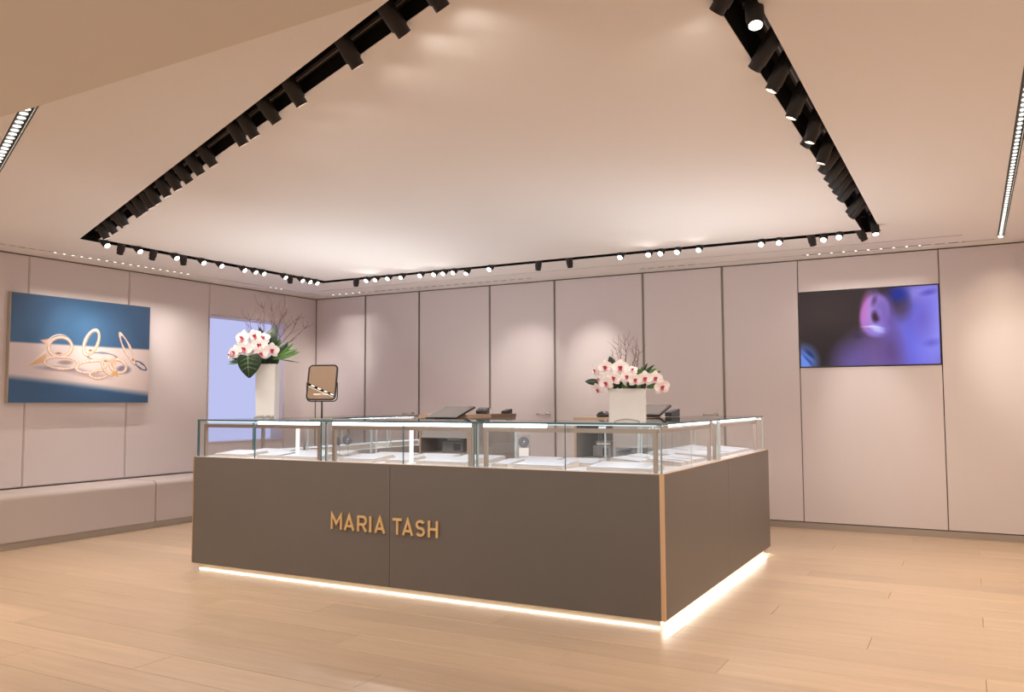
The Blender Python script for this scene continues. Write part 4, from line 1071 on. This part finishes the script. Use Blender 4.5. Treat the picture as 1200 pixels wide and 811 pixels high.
def box_vase(name, label, x, y, rz, w, d, h, wall=0.006, pebble=False, taper=0.0):
    t = thing(name, label, 'vase', (x, y, ZG1+TT+0.0005), rz)
    bm = bmesh.new()
    o0 = rrect(w*(1-taper), d*(1-taper), 0.006, 3); o1 = rrect(w, d, 0.006, 3); i1 = rrect(w-2*wall, d-2*wall, 0.004, 3); i0 = i1
    L = lambda pl, z: [bm.verts.new((a, b, z)) for a, b in pl]
    r0, r1, r2, r3 = L(o0, 0.0), L(o1, h), L(i1, h), L(i0, h*0.25)
    n_ = len(r0)
    for A_, B_ in ((r0, r1), (r1, r2), (r2, r3)):
        for k in range(n_): bm.faces.new((A_[k], A_[(k+1) % n_], B_[(k+1) % n_], B_[k]))
    bm.faces.new(r0[::-1]); bm.faces.new(r3)
    link('body', bm, M_vase, t)
    return t
# tall vase
VZ = ZG1+TT+0.0005
v1x, v1y, v1r = -4.583, 4.60, R(26)
v1 = box_vase('flower_vase', 'tall square white vase with orchids on the left glass case', v1x, v1y, v1r, 0.152, 0.120, 0.405, taper=0.08)
bm = bmesh.new(); rng = random.Random(3)
for k in range(26):
    a = k/26; px_ = -0.074+0.148*a
    bmesh.ops.create_icosphere(bm, subdivisions=1, radius=rng.uniform(0.006, 0.010), matrix=Matrix.Translation((px_, -0.062+rng.uniform(-.002, .002), 0.009+rng.uniform(0, 0.012))))
link('pebble_trim', bm, M_pebble, v1); v1.children[-1]['kind'] = 'stuff'
a1 = thing('orchid_arrangement', 'white orchids with twigs and a hanging heart leaf, in the tall vase', 'flowers', (v1x, v1y, VZ+0.10), v1r, None)
s1 = 0.00655     # metres per photograph pixel at this vase, used only to lay out the bouquet
def L1(px, py, d=0.0): return ((px-308)*s1, d, (491.8-py)*s1-0.10)
for (px, py, r, yaw, pit, roll, d) in [(284, 401, .052, -20, 8, 0, -.10), (295.5, 398.5, .046, 15, 15, 20, -.07), (288, 413.5, .054, -5, 0, -8, -.13), (275, 417, .048, -30, 5, 5, -.10), (303.5, 409.5, .052, 12, 5, 0, -.11),
      (307.5, 419, .046, 5, -10, 8, -.14), (317, 415, .048, 35, 0, -5, -.10), (299.5, 417, .034, 0, -12, 0, -.12), (305, 401, .046, 10, 35, 0, -.06), (268.5, 419.5, .040, -60, 0, 15, -.08), (275, 402, .034, -70, 10, 0, -.05)]:
    bloom(a1, *L1(px, py, d), r*1.22, yaw, pit, roll)
leaf(a1, L1(294, 421.5, -.165), L1(295.5, 446, -.16), 0.178, M_leafd, 0.05, True, (0, -1, 0.1))
leaf(a1, L1(308, 411, -.04), L1(317.5, 385.5, -.02), 0.125, M_leafd, 0.08, True, (-0.2, -1, 0.3))
leaf(a1, L1(300, 405, .02), L1(296, 387.5, .02), 0.05, M_leafd)
leaf(a1, L1(316, 412, -.03), L1(323, 402, -.02), 0.045, M_leafg)
for tx, ty, w_ in ((335, 405.5, .05), (341, 407, .042), (345, 414, .045), (348, 417, .04), (340, 421, .03)): leaf(a1, L1(316, 424, -.05), L1(tx, ty, -.08), w_, M_leafg if ty > 406 else M_leafd, 0.04)
for tx, ty in ((268, 430), (268.5, 427.5), (272, 424)): leaf(a1, L1(291, 425, -.06), L1(tx, ty, -.10), 0.028, M_leafg if ty > 428 else M_leafd, 0.03)
leaf(a1, L1(322, 424.5, -.02), L1(346, 428.5, -.04), 0.008, M_leafg, 0.01)
for k in range(5): leaf(a1, (-0.05+k*0.025, -0.01, 0.30), (-0.09+k*0.045, -0.05, 0.37), 0.05, M_leafd, 0.05)
for k, (bx_, tx, ty, bend) in enumerate([(300, 283, 368, -.02), (302, 291, 374, .02), (304, 300, 358, -.01), (306, 309, 362, .02), (308, 322, 362, .02), (307, 328, 366, -.02), (312, 341, 374, .03), (313, 346, 371, -.03), (314, 350, 385, .02), (303, 280, 383, .01), (309, 315, 372, -.015)]):
    twig(a1, L1(bx_, 416, 0.01), L1(tx, ty, 0.02+0.015*(k % 3)), bend, 0.0034, 5, 20+k)
# square vase
v2x, v2y, v2r = -1.742, 4.575, R(17)
v2 = box_vase('flower_vase', 'low square white vase with orchids on the right glass case', v2x, v2y, v2r, 0.205, 0.15, 0.190)
bm = bmesh.new()
tube(bm, [(-0.072+0.144*k/10, -0.0755, 0.004+0.012*math.sin(math.pi*k/10)) for k in range(11)], 0.0035, 6); link('grey_arc', bm, M_pebble, v2)
a2 = thing('orchid_arrangement', 'white orchids with red centres and bare twigs, in the low square vase', 'flowers', (v2x, v2y, VZ+0.06), v2r, None)
s2 = 0.00468
def L2(px, py, d=0.0): return ((px-738)*s2, d, (493.4-py)*s2-0.06)
for (px, py, r, yaw, pit, roll, d) in [(731, 427.5, .047, 0, 10, 0, -.08), (712.5, 426.5, .042, -15, 5, 5, -.06), (699.5, 430, .036, -55, 0, 5, -.03), (723.5, 440, .040, -8, 0, -10, -.11), (714, 446, .042, -20, -8, 8, -.10), (739, 438.5, .036, 0, 5, 0, -.10), (749, 442.5, .038, 8, -5, 5, -.12),
      (760.5, 441, .042, 8, 0, 0, -.10), (772.5, 440.5, .040, 15, 0, -6, -.08), (780, 451, .046, 28, -12, 10, -.07), (703.5, 453.5, .038, -30, -35, 0, -.09), (745, 430, .030, 10, 40, 0, -.05), (704, 441, .032, -60, 5, 0, -.04)]:
    bloom(a2, *L2(px, py, d), r*1.10, yaw, pit, roll)
leaf(a2, L2(722, 428, .0), L2(716.5, 412.5, .0), 0.045, M_leafd)
leaf(a2, L2(706, 444, -.02), L2(687, 443.5, -.05), 0.040, M_leafd)
for tx, ty, w_ in ((763, 422, .022), (757, 426, .022), (771, 424, .022), (774, 428.5, .026), (779, 432, .035), (752, 428, .03)): leaf(a2, L2(752, 440, -.02), L2(tx, ty, -.03), w_, M_leafg if ty > 424 else M_leafd, 0.03)
for k in range(8):
    leaf(a2, (-0.085+k*0.022, -0.03-0.03*(k % 2), 0.128), (-0.10+k*0.030, -0.085, 0.150+0.012*(k % 3)), 0.045, M_leafd if k % 3 else M_leafg, 0.05)
leaf(a2, L2(762, 451, -.06), L2(776, 448, -.08), 0.03, M_leafg)
for k, (bx_, tx, ty, bend) in enumerate([(728, 720, 404, -.012), (732, 735, 386, .015), (735, 746, 387, -.02), (738, 750, 390, .018), (742, 751, 400, .02), (730, 722, 399, .01), (737, 728, 385, -.01), (745, 744, 402, .014)]):
    twig(a2, L2(bx_, 440, 0.0), L2(tx, ty, 0.01*(k % 3)), bend, 0.0026, 4, 50+k)
